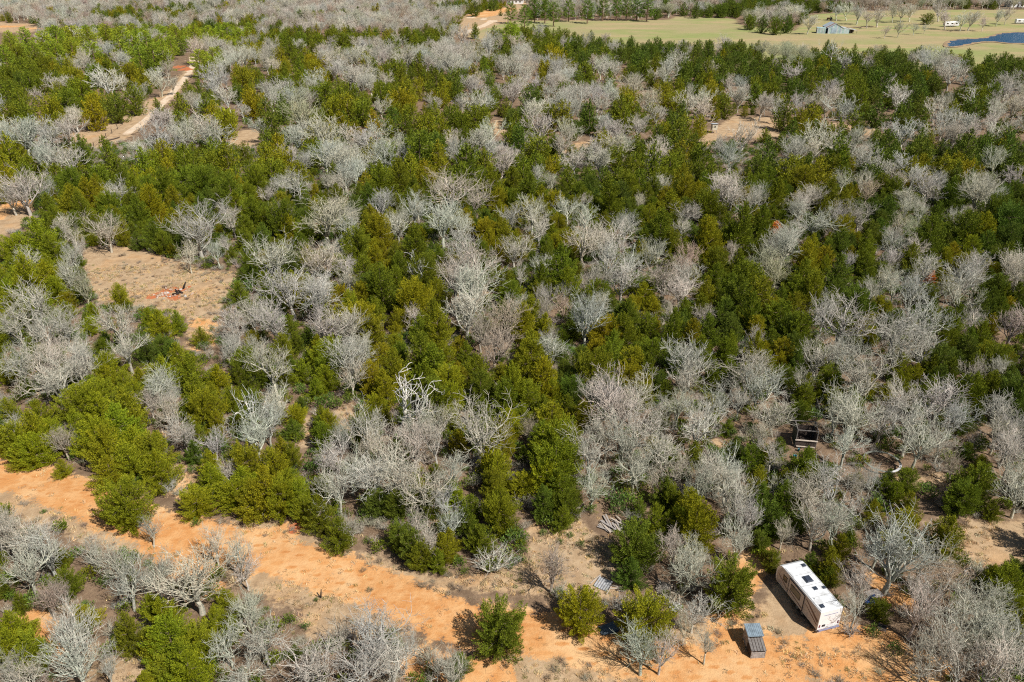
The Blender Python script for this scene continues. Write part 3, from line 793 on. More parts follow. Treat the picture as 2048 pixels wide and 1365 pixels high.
((680, 680), '''o 60 100 130;o 60 220 90;o 120 60 90;w 320 330 150;o 430 480 130;o 560 480 110;o 330 540 110;o 150 560 140;o 120 640 120;o 250 640 140;o 420 620 130;o 560 600 110;o 790 560 185;o 640 640 100;o 350 800 160;o 180 800 150;o 60 760 110;o 80 900 110;o 480 880 140;o 620 940 80;o 640 770 80;k 1110 540 55;o 1620 400 150;o 1700 340 110;o 1560 330 100;o 1720 500 150;o 1560 560 120;o 1460 700 130;o 1650 620 120;o 1720 740 110;o 1560 760 110;o 1880 450 90;o 1980 400 80;o 1900 680 110;o 1960 760 90;o 1850 820 70;o 1990 150 110;o 1960 230 80;o 1240 50 80;k 900 40 110;o 1470 300 70;o 2020 560 80;
y 290 150 110;y 240 90 80;y 350 230 80;c 470 100 130;c 560 150 140;c 500 250 130;c 560 330 120;b 640 250 100;b 650 340 90;y 690 180 60;c 740 80 80;c 800 200 100;c 850 250 90;y 1110 130 130;y 1130 60 90;y 1200 230 110;b 1020 280 120;b 1100 330 110;c 960 340 100;b 1240 300 80;c 1180 400 80;b 1000 480 90;y 960 540 80;b 1240 480 130;c 1180 560 100;b 1270 620 150;c 1250 740 140;b 1210 820 120;y 890 680 110;b 920 760 110;y 900 860 90;y 950 940 90;b 1070 850 90;c 1290 870 110;d 1200 950 100;c 1330 960 80;y 1420 440 80;d 1390 230 40;c 1480 180 110;c 1560 120 110;c 1420 130 90;c 1600 60 100;y 1720 150 110;c 1800 180 90;y 1800 260 60;d 1930 100 60;c 1900 300 70;c 1820 60 80;d 1310 100 50;y 250 440 70;y 200 380 80;c 160 460 60;d 500 950 110;b 690 920 80;d 640 880 70;d 230 950 100;d 340 960 90;c 760 980 80;s 1620 920 80;s 1700 940 70;d 1850 700 80;d 1900 880 90;c 1940 920 80;y 480 520 40;y 700 520 60'''),
((1348, 680), '''o 100 130 130;o 60 220 110;o 180 200 110;o 440 190 130;o 500 260 130;o 80 400 130;o 200 420 140;o 120 500 120;o 300 480 100;o 380 300 90;o 560 320 110;o 600 420 100;o 500 560 70;o 570 680 70;o 850 80 120;o 1000 70 140;o 1120 90 130;o 1300 60 130;o 1450 50 100;o 900 150 100;o 1120 220 140;o 1240 250 100;o 950 420 125;o 1050 480 140;o 1120 560 140;o 1010 600 110;o 1220 450 120;o 1330 360 110;o 1380 520 120;o 1300 600 110;o 1430 620 110;o 1530 350 130;o 1550 430 110;o 1640 450 90;o 1560 600 80;o 1740 180 70;o 1900 170 60;o 1900 420 100;o 1900 520 110;o 1950 600 110;o 2000 520 90;o 1980 680 110;o 2010 800 100;k 1640 730 60;o 840 790 130;o 940 840 140;o 1060 840 100;o 1050 930 120;o 800 900 110;o 200 770 110;o 330 760 100;o 300 840 100;o 150 860 80;o 400 820 80;o 350 950 110;o 640 850 80;o 1160 820 70;o 740 240 60;
c 160 60 100;c 310 80 80;y 480 60 110;y 540 130 70;c 330 30 80;d 700 40 90;y 640 60 80;d 720 150 80;c 780 270 80;c 770 330 80;c 950 270 90;c 900 250 80;c 1040 370 40;y 1330 170 80;y 1320 250 60;d 1560 120 100;c 1600 180 80;c 1500 160 80;d 1720 60 90;y 1830 80 80;c 1900 120 90;c 1760 130 80;c 1850 270 100;c 1750 300 90;c 1700 340 70;c 1780 430 60;d 1970 240 90;d 1700 270 70;c 1770 830 125;c 440 690 88;y 500 780 55;c 650 820 80;c 640 930 110;d 520 930 90;y 100 960 110;y 1370 960 75;c 120 670 80;s 60 800 60;s 900 730 40'''),
((0, 1020), '''o 60 130 150;o 160 200 130;o 270 230 140;o 150 330 160;o 300 320 120;o 60 60 90;k 280 520 80;k 360 480 50;o 550 250 70;o 690 330 120;o 740 430 130;o 680 500 110;o 1130 390 200;o 1250 200 90;o 1380 270 90;o 1430 350 80;o 900 390 110;o 870 110 55;o 420 760 165;o 500 680 120;o 350 690 95;o 440 900 150;o 620 930 80;o 80 940 100;o 180 970 100;o 1450 620 110;o 1540 740 150;o 1500 860 130;o 1330 780 110;o 1640 700 100;o 1420 920 120;o 1850 900 160;o 1950 970 130;o 1980 720 80;o 1750 970 120;o 1900 830 110;
b 80 700 110;b 60 800 110;b 130 760 90;c 30 470 50;c 120 540 60;c 350 280 60;b 900 560 110;b 960 640 130;b 1000 760 150;b 920 820 120;b 1060 860 140;b 1180 780 110;b 1100 940 140;b 960 930 110;b 1320 540 80;b 1260 640 80;b 1360 690 80;s 720 730 75;s 1000 610 60;b 850 1000 80;d 1720 830 45;s 1785 680 36;s 1850 525 22;s 255 8 20;c 1985 140 100;s 1150 70 40'''),
((680, 1020), '''o 60 100 60;o 450 80 70;o 520 180 70;o 640 80 80;o 900 210 110;k 1240 340 110;o 170 720 160;o 120 650 110;o 260 680 120;o 330 760 110;o 60 800 110;o 150 900 150;o 300 900 130;o 380 820 80;o 560 920 50;o 650 940 80;o 1770 820 110;o 1880 840 85;o 1970 200 100;o 1940 350 90;k 2000 440 70;o 2020 690 55;
c 950 665 165;y 1400 570 145;b 1800 640 165;d 1740 190 150;d 430 200 110;d 350 150 90;c 480 260 90;y 600 220 85;c 570 290 70;y 640 180 80;c 760 90 110;c 820 170 90;s 1010 160 90;s 1000 330 35;y 930 30 100;s 1240 80 75;s 1190 135 30;s 1290 190 28;s 1410 205 36;s 1350 150 28;c 1290 50 80;c 1990 60 80'''),
((1348, 1020), '''y 120 100 140;o 380 170 100;o 300 200 80;o 420 60 90;d 560 60 110;c 620 100 70;o 640 130 60;o 830 80 125;o 960 60 130;o 1080 110 110;y 1340 85 115;y 930 320 100;y 960 220 80;c 900 390 60;o 1290 280 190;o 1200 200 100;o 1450 300 110;o 1100 450 105;o 1070 570 80;k 1600 400 110;o 1480 480 120;o 1420 600 130;o 1560 640 130;o 1700 620 160;o 1820 560 130;o 1900 620 120;o 1950 740 130;o 1780 760 150;o 1600 780 130;o 1480 870 140;o 1680 900 160;o 1860 900 160;o 2000 880 120;o 1550 960 120;o 550 720 85;o 190 800 60;o 120 580 105;o 60 330 130;o 140 280 90;o 50 450 90;
g 350 430 5;c 350 430 150;b 1920 440 130;b 1980 560 110;b 1850 390 70;d 1990 330 60'''),
]
TINT = {'c': (0.160, 0.190, 0.013), 'y': (0.255, 0.243, 0.012), 'd': (0.122, 0.165, 0.019), 'b': (0.245, 0.270, 0.014), 'p': (0.270, 0.330, 0.026), 'q': (0.130, 0.200, 0.022),
        's': (0.115, 0.180, 0.034), 'x': (0.60, 0.24, 0.06), 'o': (0.60, 0.56, 0.50), 'k': (0.48, 0.375, 0.31), 'g': (0.44, 0.43, 0.30), 'w': (0.70, 0.65, 0.59)}
BARKT = {'cedar': (0.20, 0.15, 0.115), 'pine': (0.22, 0.14, 0.10)}
TRAILER = (28.85, 53.7)
listed = []
seen = []
for (ox, oy), txt in TILES:
    for tok in txt.replace('\n', '').split(';'):
        q = tok.split()
        k, zx, zy = q[0], float(q[1]), float(q[2])
        zr = float(q[3]) if len(q) > 3 else 70.0
        px, py, pr = ox + zx / 2.926, oy + zy / 2.926, zr / 2.926
        if zr < 6:
            continue
        if any(abs(px - a) < 14 and abs(py - b_) < 12 and kk == k for a, b_, kk in seen[-400:]):
            continue
        seen.append((px, py, k))
        zc = 4.0
        for _ in range(6):
            x, y = P(px, py, zc)
            dep = proj(x, y, zc)[2]
            Rw = pr * dep / FPX
            if k in 'cydbx':
                Rw = min(max(Rw, 0.7), 4.3)
                H = min(max(2.35 * Rw * (1.0 + 0.12 * math.sin(px * 1.3 + py)), 1.8), 10.5)
                zc = 0.5 * H
            elif k in 'pq':
                Rw = min(max(Rw * (1.25 if k == 'q' else 1.1), 3.2), 5.4)
                H = min((3.0 if k == 'q' else 2.2) * Rw + 1.5, 14)
                zc = 0.58 * H
            elif k == 's':
                Rw = min(Rw, 2.6); H = Rw * 1.35; zc = 0.55 * H
            else:
                Rw = min(max(Rw, 1.0), 5.8)
                H = min(1.75 * Rw + 2.2, 11.5) if k != 'w' else min(2.2 * Rw + 2.5, 12)
                zc = (0.62 if k != 'w' else 0.72) * H
        listed.append(dict(k=k, x=x, y=y, R=Rw, H=H, px=px, py=py, pr=pr))
# the travel trailer, shed and hut keep their own ground free
KEEP = [(27.9, 57.0, 3.0), (28.5, 54.5, 2.6), (27.4, 59.5, 2.6)]
for q in ((1497, 1290, 2.0), (1605, 880, 2.4), (1427, 264, 2.0), (1762, 930, 1.2), (1604, 908, 2.4), (1762, 952, 1.6), (1222, 1060, 1.6), (1206, 1175, 1.2)):
    x, y = P(q[0], q[1]); KEEP.append((x, y, q[2]))
listed = [t for t in listed if not any(math.hypot(t['x'] - a, t['y'] - b_) < r for a, b_, r in KEEP)]

listed = [t for t in listed if not (1560 < t['px'] < 1655 and 835 < t['py'] < 935 and t['y'] < P(1607, 880)[1] + 1.5)]
# lobes of one oak read as several crowns near the camera: keep one broad tree
_near = sorted([t for t in listed if t['k'] in 'okg' and t['y'] < 130], key=lambda t: -t['R'])
_keep = []
for t in _near:
    if not any(math.hypot(t['x'] - q['x'], t['y'] - q['y']) < 0.98 * q['R'] for q in _keep):
        _keep.append(t)
for t in _keep:
    t['R'] = min(t['R'] * 1.08, 5.4)
    t['H'] = t['H'] * 1.06
_drop = {id(t) for t in _near} - {id(t) for t in _keep}
listed = [t for t in listed if id(t) not in _drop]
print('NEAR OAKS', len(_near), '->', len(_keep))

def fam(k):
    return 'cedar' if k in 'cydbx' else 'pine' if k in 'pq' else 'shrub' if k == 's' else 'snag' if k == 'w' else 'oak'
COLN = {'c': 'olive green', 'y': 'yellowish olive', 'd': 'dark green', 'b': 'bright yellow green', 'x': 'rust brown dead', 'o': 'pale grey', 'k': 'brownish grey', 'g': 'greenish grey', 'w': 'whitened', 'p': 'light green', 'q': 'deep green', 's': 'glossy green'}
road_w = ROADS_W['soil'][0][0]
def dseg(x, y, pl):
    return float(seg_dist(np.array([x]), np.array([y]), pl)[0])
CL0 = P(320, 575)
LMARK = [(1607, 880, 9, 'near the roofless hut'), (1762, 932, 8, 'near the trampoline frame'), (1507, 1297, 6, 'near the blue grey coop'), (1222, 1053, 8, 'near the weathered board pile'),
         (1206, 1170, 6, 'near the ribbed scrap sheet'), (1335, 1188, 6, 'near the firewood heap'), (1957, 1152, 8, 'near the stone fire ring'), (789, 850, 10, 'around the tall bleached snag'),
         (489, 860, 9, 'around the broken dead trunk'), (950, 990, 8, 'by the large forked oak'), (1427, 266, 22, 'near the pale deer blind'), (1745, 1205, 7, 'by the blue camp chairs'),
         (345, 590, 24, 'around the dry clearing with red earth'), (642, 1196, 9, 'near the dark forked stem'), (246, 1050, 9, 'by the cedar in the road bend')]
LMARK = [(*P(a, b_), r, w) for a, b_, r, w in LMARK]
def where(t):
    x, y = t['x'], t['y']
    if math.hypot(x - 28, y - 57) < 8: return 'close to the white travel trailer'
    for a, b_, r, w in LMARK:
        if math.hypot(x - a, y - b_) < r: return w
    if dseg(x, y, road_w) < 6.5 and y < 95: return 'beside the orange dirt road'
    if dseg(x, y, ROADS_W['gravel'][0][0]) < 16: return 'along the pale gravel track'
    if y > 330 and x > -40: return 'by the open green pasture'
    if y > 330: return 'in the far woods past the gravel track'
    if 200 < y and x > 40: return 'around the small glades before the pasture'
    if y > 190: return 'in the woods between glades and gravel track'
    if y > 115: return 'deep in the dense mixed wood'
    return 'at the front of the mixed wood'
def look(t):
    f, i = fam(t['k']), t.get('i', 0)
    if f == 'cedar':
        if 'form' in t: return 'rounded'
        q = (2, 1, 2, 0, 2, 1, 2, 2, 1)[i % 9] if t['y'] < 190 else (1, 2, 0, 2, 1, 2)[i % 6]
        return ('rounded', 'full-bodied', 'pointed')[q]
    if f == 'oak':
        if t['k'] in 'kg' or i % 5 == 0: return 'fine-twigged'
        return ('gnarled' if (i % 9) % 2 else 'open-limbed') if t['y'] < 190 else 'domed'
    return ''
def size_word(t):
    f = fam(t['k'])
    m = {'cedar': (4.6, 7.2), 'oak': (6.2, 8.6), 'pine': (9, 13), 'shrub': (1.2, 2.4), 'snag': (7, 9)}[f]
    return 'small' if t['H'] < m[0] else 'tall' if t['H'] > m[1] else 'mid-sized'
NOUN = {'cedar': 'cedar', 'oak': 'leafless oak', 'pine': 'pine', 'shrub': 'evergreen shrub', 'snag': 'dead branching snag'}
NAME = {'cedar': 'cedar_tree', 'oak': 'bare_oak_tree', 'pine': 'pine_tree', 'shrub': 'evergreen_shrub', 'snag': 'dead_tree'}
CAT = {'cedar': 'cedar', 'oak': 'oak', 'pine': 'pine', 'shrub': 'shrub', 'snag': 'dead tree'}
GROUPN = {'cedar': 'cedars of the woodland', 'oak': 'leafless oaks of the woodland', 'pine': 'pines', 'shrub': 'evergreen shrubs', 'snag': 'dead snags'}
# labels for trees that stand out on their own, by photo place
SPECIAL = [
    ('c', 1005, 1247, 'round dense cedar alone in the middle of the orange dirt road'),
    ('y', 1158, 1215, 'yellowish round cedar between the dirt road and the scrap metal sheet'),
    ('b', 1295, 1239, 'bushy bright cedar between the log heap and the dirt road'),
    ('c', 1467, 1167, 'rounded green cedar left of the white travel trailer'),
    ('d', 1275, 1085, 'broad dark cedar shading the pile of weathered boards'),
    ('b', 246, 1001, 'full bright cedar standing in the bend of the orange dirt'),
    ('b', 395, 998, 'low bright cedar bush alone on the orange verge'),
    ('b', 239, 595, 'small bright cedar standing free in the red earth clearing'),
    ('c', 477, 584, 'narrow conical cedar at the right rim of the red earth clearing'),
    ('o', 393, 453, 'big domed grey oak with exposed trunk behind the red earth clearing'),
    ('o', 212, 460, 'leaning slim oak with long bare trunk in the red earth clearing'),
    ('w', 789, 793, 'tall bleached snag with antler-like top above the oak thicket'),
    ('w', 489, 817, 'thick broken dead trunk with twisted limbs among oaks'),
    ('w', 1673, 97, 'gnarled snag with a broken top at the pasture edge'),
    ('o', 950, 871, 'large forked oak with thick pale trunk beside the cedars'),
    ('o', 386, 1153, 'sprawling old oak with thick pale trunk over green scrub'),
    ('x', 1550, 460, 'rust brown dying cedar top behind a grey crown'),
    ('d', 1855, 36, 'round dark green tree alone on the far lawn'),
    ('c', 1953, 964, 'conical cedar standing free on the leafy clearing'),
    ('c', 1498, 916, 'slim conical cedar near the roofless dark hut'),
    ('o', 988, 1092, 'radiating many-stemmed grey bush against green shrubs'),
    ('k', 1104, 1136, 'thin brownish bare sapling on the dry grass above the road'),
]
used_special = set()
def special(t):
    best = None
    for i, (k, a, b_, l) in enumerate(SPECIAL):
        if i in used_special or k != t['k']: continue
        d = math.hypot(t['px'] - a, t['py'] - b_)
        if d < 9 and (best is None or d < best[0]):
            best = (d, i, l)
    if best:
        used_special.add(best[1])
        return best[2]
def plant(t, trunk_me, crown_me, sx, sz, tint, btint):
    f = fam(t['k'])
    sp = special(t)
    lab = sp or ' '.join(f"{size_word(t)} {look(t)} {COLN[t['k']]} {NOUN[f]} {where(t)}".split())
    e = thing(NAME[f], lab, CAT[f], (t['x'], t['y'], gh(t['x'], t['y'])), random.uniform(0, 6.28), GROUPN[f] + ': ' + lab if not sp else None)
    e.scale = (sx * random.uniform(0.86, 1.14), sx * random.uniform(0.86, 1.14), sz * random.uniform(0.92, 1.1))
    a, b_ = ('trunk', 'crown') if f != 'shrub' else ('stems', 'foliage')
    link(a, trunk_me, e, btint)
    link(b_, crown_me, e, tint)
    return e
def jit(c, s=0.1):
    k = random.uniform(1 - s, 1 + s)
    return tuple(max(0.003, v * k * random.uniform(1 - s * 0.6, 1 + s * 0.6)) for v in c)
def choose(t):
    """meshes, scales and tints of one tree"""
    k, f = t['k'], fam(t['k'])
    i = t.get('i', random.randrange(1000))
    near = t['y'] < 190
    if f == 'cedar':
        tm, cm = (CED_NEAR if near else CED_FAR)[t.get('form', i % (9 if near else 6))]
        return tm, cm, t['R'] / CED_R, t['H'] / CED_H, jit(TINT[k]), BARKT['cedar']
    if f == 'pine':
        tm, cm = PINES[i % 4]
        return tm, cm, t['R'] / PINE_R, t['H'] / PINE_H, jit(TINT[k]), BARKT['pine']
    if f == 'shrub':
        tm, cm = SHRUBS[i % 4]
        return tm, cm, t['R'] / 1.05, t['H'] / 1.4, jit(TINT[k]), (0.25, 0.2, 0.16)
    if f == 'snag':
        tm, cm = SNAG[i % 3]
        return tm, cm, t['R'] / OAK_R, t['H'] / OAK_H, jit(TINT['w'], 0.05), jit(TINT['w'], 0.05)
    if (t['px'], t['py']) != (0, 0) and t.get('low'):
        tm, cm = BRUSH[i % 2]
        return tm, cm, t['R'] / 2.0, t['R'] * 1.5 / 3.2, jit(TINT[k], .06), jit(TINT[k], .06)
    if k in 'kg' or i % 5 == 0:
        tm, cm = OAK_FINE[i % 3]
    else:
        tm, cm = (OAK_NEAR if near else OAK_FAR)[i % (9 if near else 4)]
    c = jit(TINT[k], 0.08)
    if k == 'o':
        m = ((i * 37) % 100) / 100.0
        c = tuple(a * (1 - 0.20 * m * w) for a, w in zip(c, (0.75, 0.95, 1.15)))
    return tm, cm, t['R'] / OAK_R, t['H'] / OAK_H, c, tuple(v * 0.85 for v in c)
for t in listed:
    t['low'] = fam(t['k']) == 'oak' and abs(t['px'] - 988) < 12 and abs(t['py'] - 1092) < 12
for t in listed:
    for a, b_ in ((1005, 1247), (1158, 1215), (1295, 1239), (1467, 1167), (1275, 1085), (246, 1001), (395, 998), (1855, 36)):
        if fam(t['k']) == 'cedar' and abs(t['px'] - a) < 9 and abs(t['py'] - b_) < 9:
            t['H'] *= 0.84
            t['form'] = 3 if t['y'] < 190 else 2
by = {}
for i, t in enumerate(listed):
    t['i'] = i * 7 + int(t['px'])
    by.setdefault(fam(t['k']), []).append(t)
stuff = []
for f, L in by.items():
    L.sort(key=lambda t: -t['pr'])
    for t in L[:295]:
        plant(t, *choose(t))
    stuff += L[295:]
print('LISTED', {k: len(v) for k, v in by.items()}, 'stuff', len(stuff))

# ---- the woods between and behind: too many to count
arr = np.array([(t['px'], t['py']) for t in listed])
kinds = [t['k'] for t in listed]
cell = {}
def cadd(x, y, r):
    cell.setdefault((int(x // 8), int(y // 8)), []).append((x, y, r))
def clash(x, y, r, k):
    cx, cy = int(x // 8), int(y // 8)
    for a in (cx - 1, cx, cx + 1):
        for b_ in (cy - 1, cy, cy + 1):
            for (u, v, w) in cell.get((a, b_), ()):
                if (u - x) ** 2 + (v - y) ** 2 < (k * (r + w)) ** 2:
                    return True
    return False
for t in listed:
    cadd(t['x'], t['y'], t['R'])
for a, b_, r in KEEP:
    cadd(a, b_, r)
POND_PX = [(1870, 60), (2260, 50), (2260, 100), (1870, 100)]
def proj_np(X, Y, Z):
    dz = Z - CAM_H
    dep = np.maximum(Y * CP - dz * SP, 1)
    return 1024 + FPX * X / dep, 682.5 - FPX * (Y * SP + dz * CP) / dep
def open_np(X, Y, Z):
    px, py = proj_np(X, Y, Z)
    m = poly_mask(px, py, POND_PX)
    if np.isscalar(Z) and Z < 1:
        m |= poly_mask(px, py, PASTURE)
    for c in CLEAR:
        m |= poly_mask(px, py, c)
        if np.isscalar(Z) and Z > 1:
            m |= poly_mask(px - 9, py, c) | poly_mask(px + 9, py, c) | poly_mask(px, py - 7, c)
    return m
fills = []
rr = random.Random(3)
def fill_area(n, y0, y1, side, kfac, seed):
    g = np.random.default_rng(seed)
    Y = np.sqrt(g.uniform(y0 ** 2, y1 ** 2, n))
    X = g.uniform(-1, 1, n) * (0.80 * Y + side)
    px0, py0 = proj_np(X, Y, 0)
    ok = (px0 > -420) & (px0 < 2460) & (py0 < 1650)
    ok &= ~(open_np(X, Y, 0) | open_np(X, Y, 4.5) | open_np(X, Y, 8.0))
    ok &= seg_dist(X, Y, road_w) > 4.5
    ok &= seg_dist(X, Y, ROADS_W['gravel'][0][0]) > 7
    PX, PY = proj_np(X, Y, 4.5)
    for x, y, px, py in zip(X[ok], Y[ok], PX[ok], PY[ok]):
        x, y = float(x), float(y)
        if clash(x, y, 1.0, kfac):
            continue
        if py < 62 or px < -30 or px > 2080:
            cl = math.sin(x * 0.031 + 1.3 * math.sin(y * 0.017)) * math.cos(y * 0.026 + math.sin(x * 0.02)) + rr.gauss(0, 0.45)
            if py < 64 and px < 1010: k = rr.choice('dcy') if cl > 0.22 else rr.choice('oooko')
            elif py < 64: k = rr.choice('ddc') if cl > 0.1 else rr.choice('oogok')
            else: k = rr.choice('oocoycdo')
        else:
            d2 = (arr[:, 0] - px) ** 2 + ((arr[:, 1] - py) * 1.3) ** 2
            k = kinds[int(np.argmin(d2))]
            if rr.random() < 0.22: k = rr.choice('ocydo')
            if k in 'swx': k = 'c'
            if k in 'pq' and y > 560: k = 'o'
        under = False
        if k in 'okg' and y < 330 and rr.random() < (0.85 if y < 190 else 0.55):
            k = rr.choice('ccdys' if y < 190 else 'ccdy'); under = True
        f = fam(k)
        if under:
            R = rr.uniform(0.9, 1.7); H = R * (2.2 if f == 'cedar' else 1.35)
        elif f == 'cedar':
            R = rr.uniform(1.3, 2.6) if y < 190 else rr.uniform(2.0, 3.6)
            H = R * rr.uniform(2.1, 2.7)
        elif f == 'pine':
            R = rr.uniform(2.6, 3.8); H = R * 2.6
        else:
            R = rr.uniform(1.6, 3.0) if y < 190 else rr.uniform(2.6, 4.6)
            H = 1.75 * R + 2.2
        if clash(x, y, R, kfac):
            continue
        cadd(x, y, R)
        fills.append(dict(k=k, x=x, y=y, R=R, H=H, px=px, py=py, pr=0, i=rr.randrange(9999)))
fill_area(22000, 40, 230, 32, 0.66, 1)
fill_area(60000, 230, 1150, 20, 0.66, 2)
print('FILL', len(fills))
stuff += fills

# instancing of uncountable plants from hidden prototypes
def scatter(name, label, cat, protos, pts):
    """protos: list of mesh lists; pts: (x, y, z, rz, sx, sz, proto index, colour, bark colour)"""
    col = bpy.data.collections.new(name + '_kinds')
    for i, parts in enumerate(protos):
        sub = bpy.data.collections.new('%s_kind_%03d' % (name, i))
        col.children.link(sub)
        for me in parts:
            o = bpy.data.objects.new('%s_%03d' % (name, i), me)
            sub.objects.link(o)
    me = bpy.data.meshes.new(name)
    me.from_pydata([p[:3] for p in pts], [], [])
    for an, ty, vals in (('rot', 'FLOAT_VECTOR', [(0, 0, p[3]) for p in pts]), ('scl', 'FLOAT_VECTOR', [(p[4], p[4], p[5]) for p in pts])):
        a = me.attributes.new(an, ty, 'POINT')
        a.data.foreach_set('vector', np.array(vals, np.float32).ravel())
    for an, j in (('tint', 7), ('bark_tint', 8)):
        a = me.attributes.new(an, 'FLOAT_COLOR', 'POINT')
        a.data.foreach_set('color', np.array([(*p[j], 1) for p in pts], np.float32).ravel())
    a = me.attributes.new('kind_index', 'INT', 'POINT')
    a.data.foreach_set('value', np.array([p[6] for p in pts], np.int32))
    ob = link(name, me)
    ng = bpy.data.node_groups.new(name + '_nodes', 'GeometryNodeTree')
    ng.interface.new_socket('Geometry', in_out='INPUT', socket_type='NodeSocketGeometry')
    ng.interface.new_socket('Geometry', in_out='OUTPUT', socket_type='NodeSocketGeometry')
    gi, go = ng.nodes.new('NodeGroupInput'), ng.nodes.new('NodeGroupOutput')
    iop = ng.nodes.new('GeometryNodeInstanceOnPoints')
    ci = ng.nodes.new('GeometryNodeCollectionInfo')
    ci.inputs['Collection'].default_value = col
    ci.inputs['Separate Children'].default_value = True
    ci.inputs['Reset Children'].default_value = True
    iop.inputs['Pick Instance'].default_value = True
    def attr(n, t):
        q = ng.nodes.new('GeometryNodeInputNamedAttribute')
        q.data_type = t
        q.inputs[0].default_value = n
        return q.outputs[0]
    ng.links.new(gi.outputs[0], iop.inputs['Points'])
    ng.links.new(ci.outputs[0], iop.inputs['Instance'])
    ng.links.new(attr('kind_index', 'INT'), iop.inputs['Instance Index'])
    e2r = ng.nodes.new('FunctionNodeEulerToRotation')
    ng.links.new(attr('rot', 'FLOAT_VECTOR'), e2r.inputs[0])
    ng.links.new(e2r.outputs[0], iop.inputs['Rotation'])
    ng.links.new(attr('scl', 'FLOAT_VECTOR'), iop.inputs['Scale'])
    ng.links.new(iop.outputs[0], go.inputs[0])
    md = ob.modifiers.new('plants', 'NODES')
    md.node_group = ng
    return tag(ob, label, cat, kind='stuff')
def stuff_trees(name, label, cat, keys, sel):
    protos, index, pts = [], {}, []
    for t in sel:
        tm, cm, sx, sz, tint, bt = choose(t)
        key = cm.name
        if key not in index:
            index[key] = len(protos)
            protos.append([tm, cm])
        pts.append((t['x'], t['y'], gh(t['x'], t['y']), random.uniform(0, 6.28), sx, sz, index[key], tint, bt))
    if pts:
        scatter(name, label, cat, protos, pts)
stuff_trees('distant_cedars', 'mass of green cedars filling the gaps and the far woods', 'cedars', 'c', [t for t in stuff if fam(t['k']) == 'cedar'])
stuff_trees('distant_oaks', 'mass of grey leafless oaks filling the gaps and the far woods', 'oaks', 'o', [t for t in stuff if fam(t['k']) in ('oak', 'snag')])
stuff_trees('woodland_shrubs', 'evergreen shrubs scattered under the leafless oaks', 'shrubs', 's', [t for t in stuff if fam(t['k']) == 'shrub'])
stuff_trees('distant_pines', 'mass of light green pines beyond the gravel track', 'pines', 'p', [t for t in stuff if fam(t['k']) == 'pine'])

# ---- undergrowth and dry grass
prot, pts = [[a, b_] for a, b_ in SHRUBS] + [[BRUSH[i][1]] for i in range(2)], []
g = np.random.default_rng(21)
NU = 20000
Y = np.sqrt(g.uniform(42 ** 2, 240 ** 2, NU)); X = g.uniform(-1, 1, NU) * (0.75 * Y + 12)
ok = ~open_np(X, Y, 0) & (seg_dist(X, Y, road_w) > 4.5)
ok &= ~((np.hypot(X - 30, Y - 56) < 13) & (g.random(NU) < 0.8))
for a, b_, r in KEEP:
    ok &= np.hypot(X - a, Y - b_) > r + 0.8
for x, y in zip(X[ok].tolist(), Y[ok].tolist()):
    if rr.random() < 0.4:
        s = rr.uniform(0.25, 0.62)
        pts.append((x, y, gh(x, y), rr.uniform(0, 6.28), s, s * 0.8, 4 + rr.randrange(2), jit((0.46, 0.40, 0.34)), (0.3, 0.25, 0.2)))
    else:
        s = rr.uniform(0.5, 1.25)
        pts.append((x, y, gh(x, y), rr.uniform(0, 6.28), s, s * rr.uniform(.7, 1.2), rr.randrange(4), jit(rr.choice((TINT['s'], TINT['c'], TINT['d']))), (0.25, 0.2, 0.16)))
g = np.random.default_rng(33)
NB = 7000
Y = np.sqrt(g.uniform(44 ** 2, 150 ** 2, NB)); X = g.uniform(-1, 1, NB) * (0.72 * Y + 5)
ppx, ppy = proj_np(X, Y, 0)
ok = np.zeros(NB, bool)
for c in CLEAR:
    ok |= poly_mask(ppx, ppy, c)
rd = seg_dist(X, Y, road_w)
ok &= (rd > 2.4) | (g.random(NB) < 0.12)
ok &= (np.sin(X * 0.55 + 2) * np.sin(Y * 0.6) + 0.6 * np.sin(X * 0.2 + Y * 0.27)) > g.uniform(-0.6, 0.9, NB)
for a, b_, r in KEEP[:3]:
    ok &= np.hypot(X - a, Y - b_) > r + 0.6
for x, y in zip(X[ok].tolist(), Y[ok].tolist()):
    s = rr.uniform(0.10, 0.30)
    pts.append((x, y, gh(x, y) - 0.02, rr.uniform(0, 6.28), s, s * rr.uniform(0.35, 0.8), 4 + rr.randrange(2), jit(rr.choice(((0.34, 0.26, 0.19), (0.40, 0.33, 0.26), (0.26, 0.19, 0.14)))), (0.3, 0.25, 0.2)))
scatter('undergrowth', 'low evergreen scrub and twiggy brown brush under the trees and on open ground', 'undergrowth', prot, pts)

def tuft(seed, nb, h, w, spread):
    rng = np.random.default_rng(seed)
    V, F = [], []
    for i in range(nb):
        az, r = rng.uniform(0, 6.28), spread * math.sqrt(rng.random())
        bx, by = math.cos(az) * r, math.sin(az) * r
        a2 = rng.uniform(0, 6.28)
        hh = h * rng.uniform(0.5, 1.2)
        tx, ty = bx + math.cos(a2) * hh * 0.6, by + math.sin(a2) * hh * 0.6
        ux, uy = -math.sin(a2) * w, math.cos(a2) * w
        o = len(V)
        V += [(bx - ux, by - uy, -0.03), (bx + ux, by + uy, -0.03), (tx, ty, hh)]
        F.append((o, o + 1, o + 2))
    me = bpy.data.meshes.new('tuft')
    me.from_pydata(V, [], F)
    me.materials.append(M_FOL)
    return me
TUFTS = [tuft(i, 26, 0.26, 0.035, 0.30) for i in range(4)]
prot, pts = [[q] for q in TUFTS], []
GC = ((0.33, 0.24, 0.165), (0.62, 0.47, 0.29), (0.52, 0.38, 0.23), (0.44, 0.35, 0.24), (0.24, 0.23, 0.09))
g = np.random.default_rng(22)
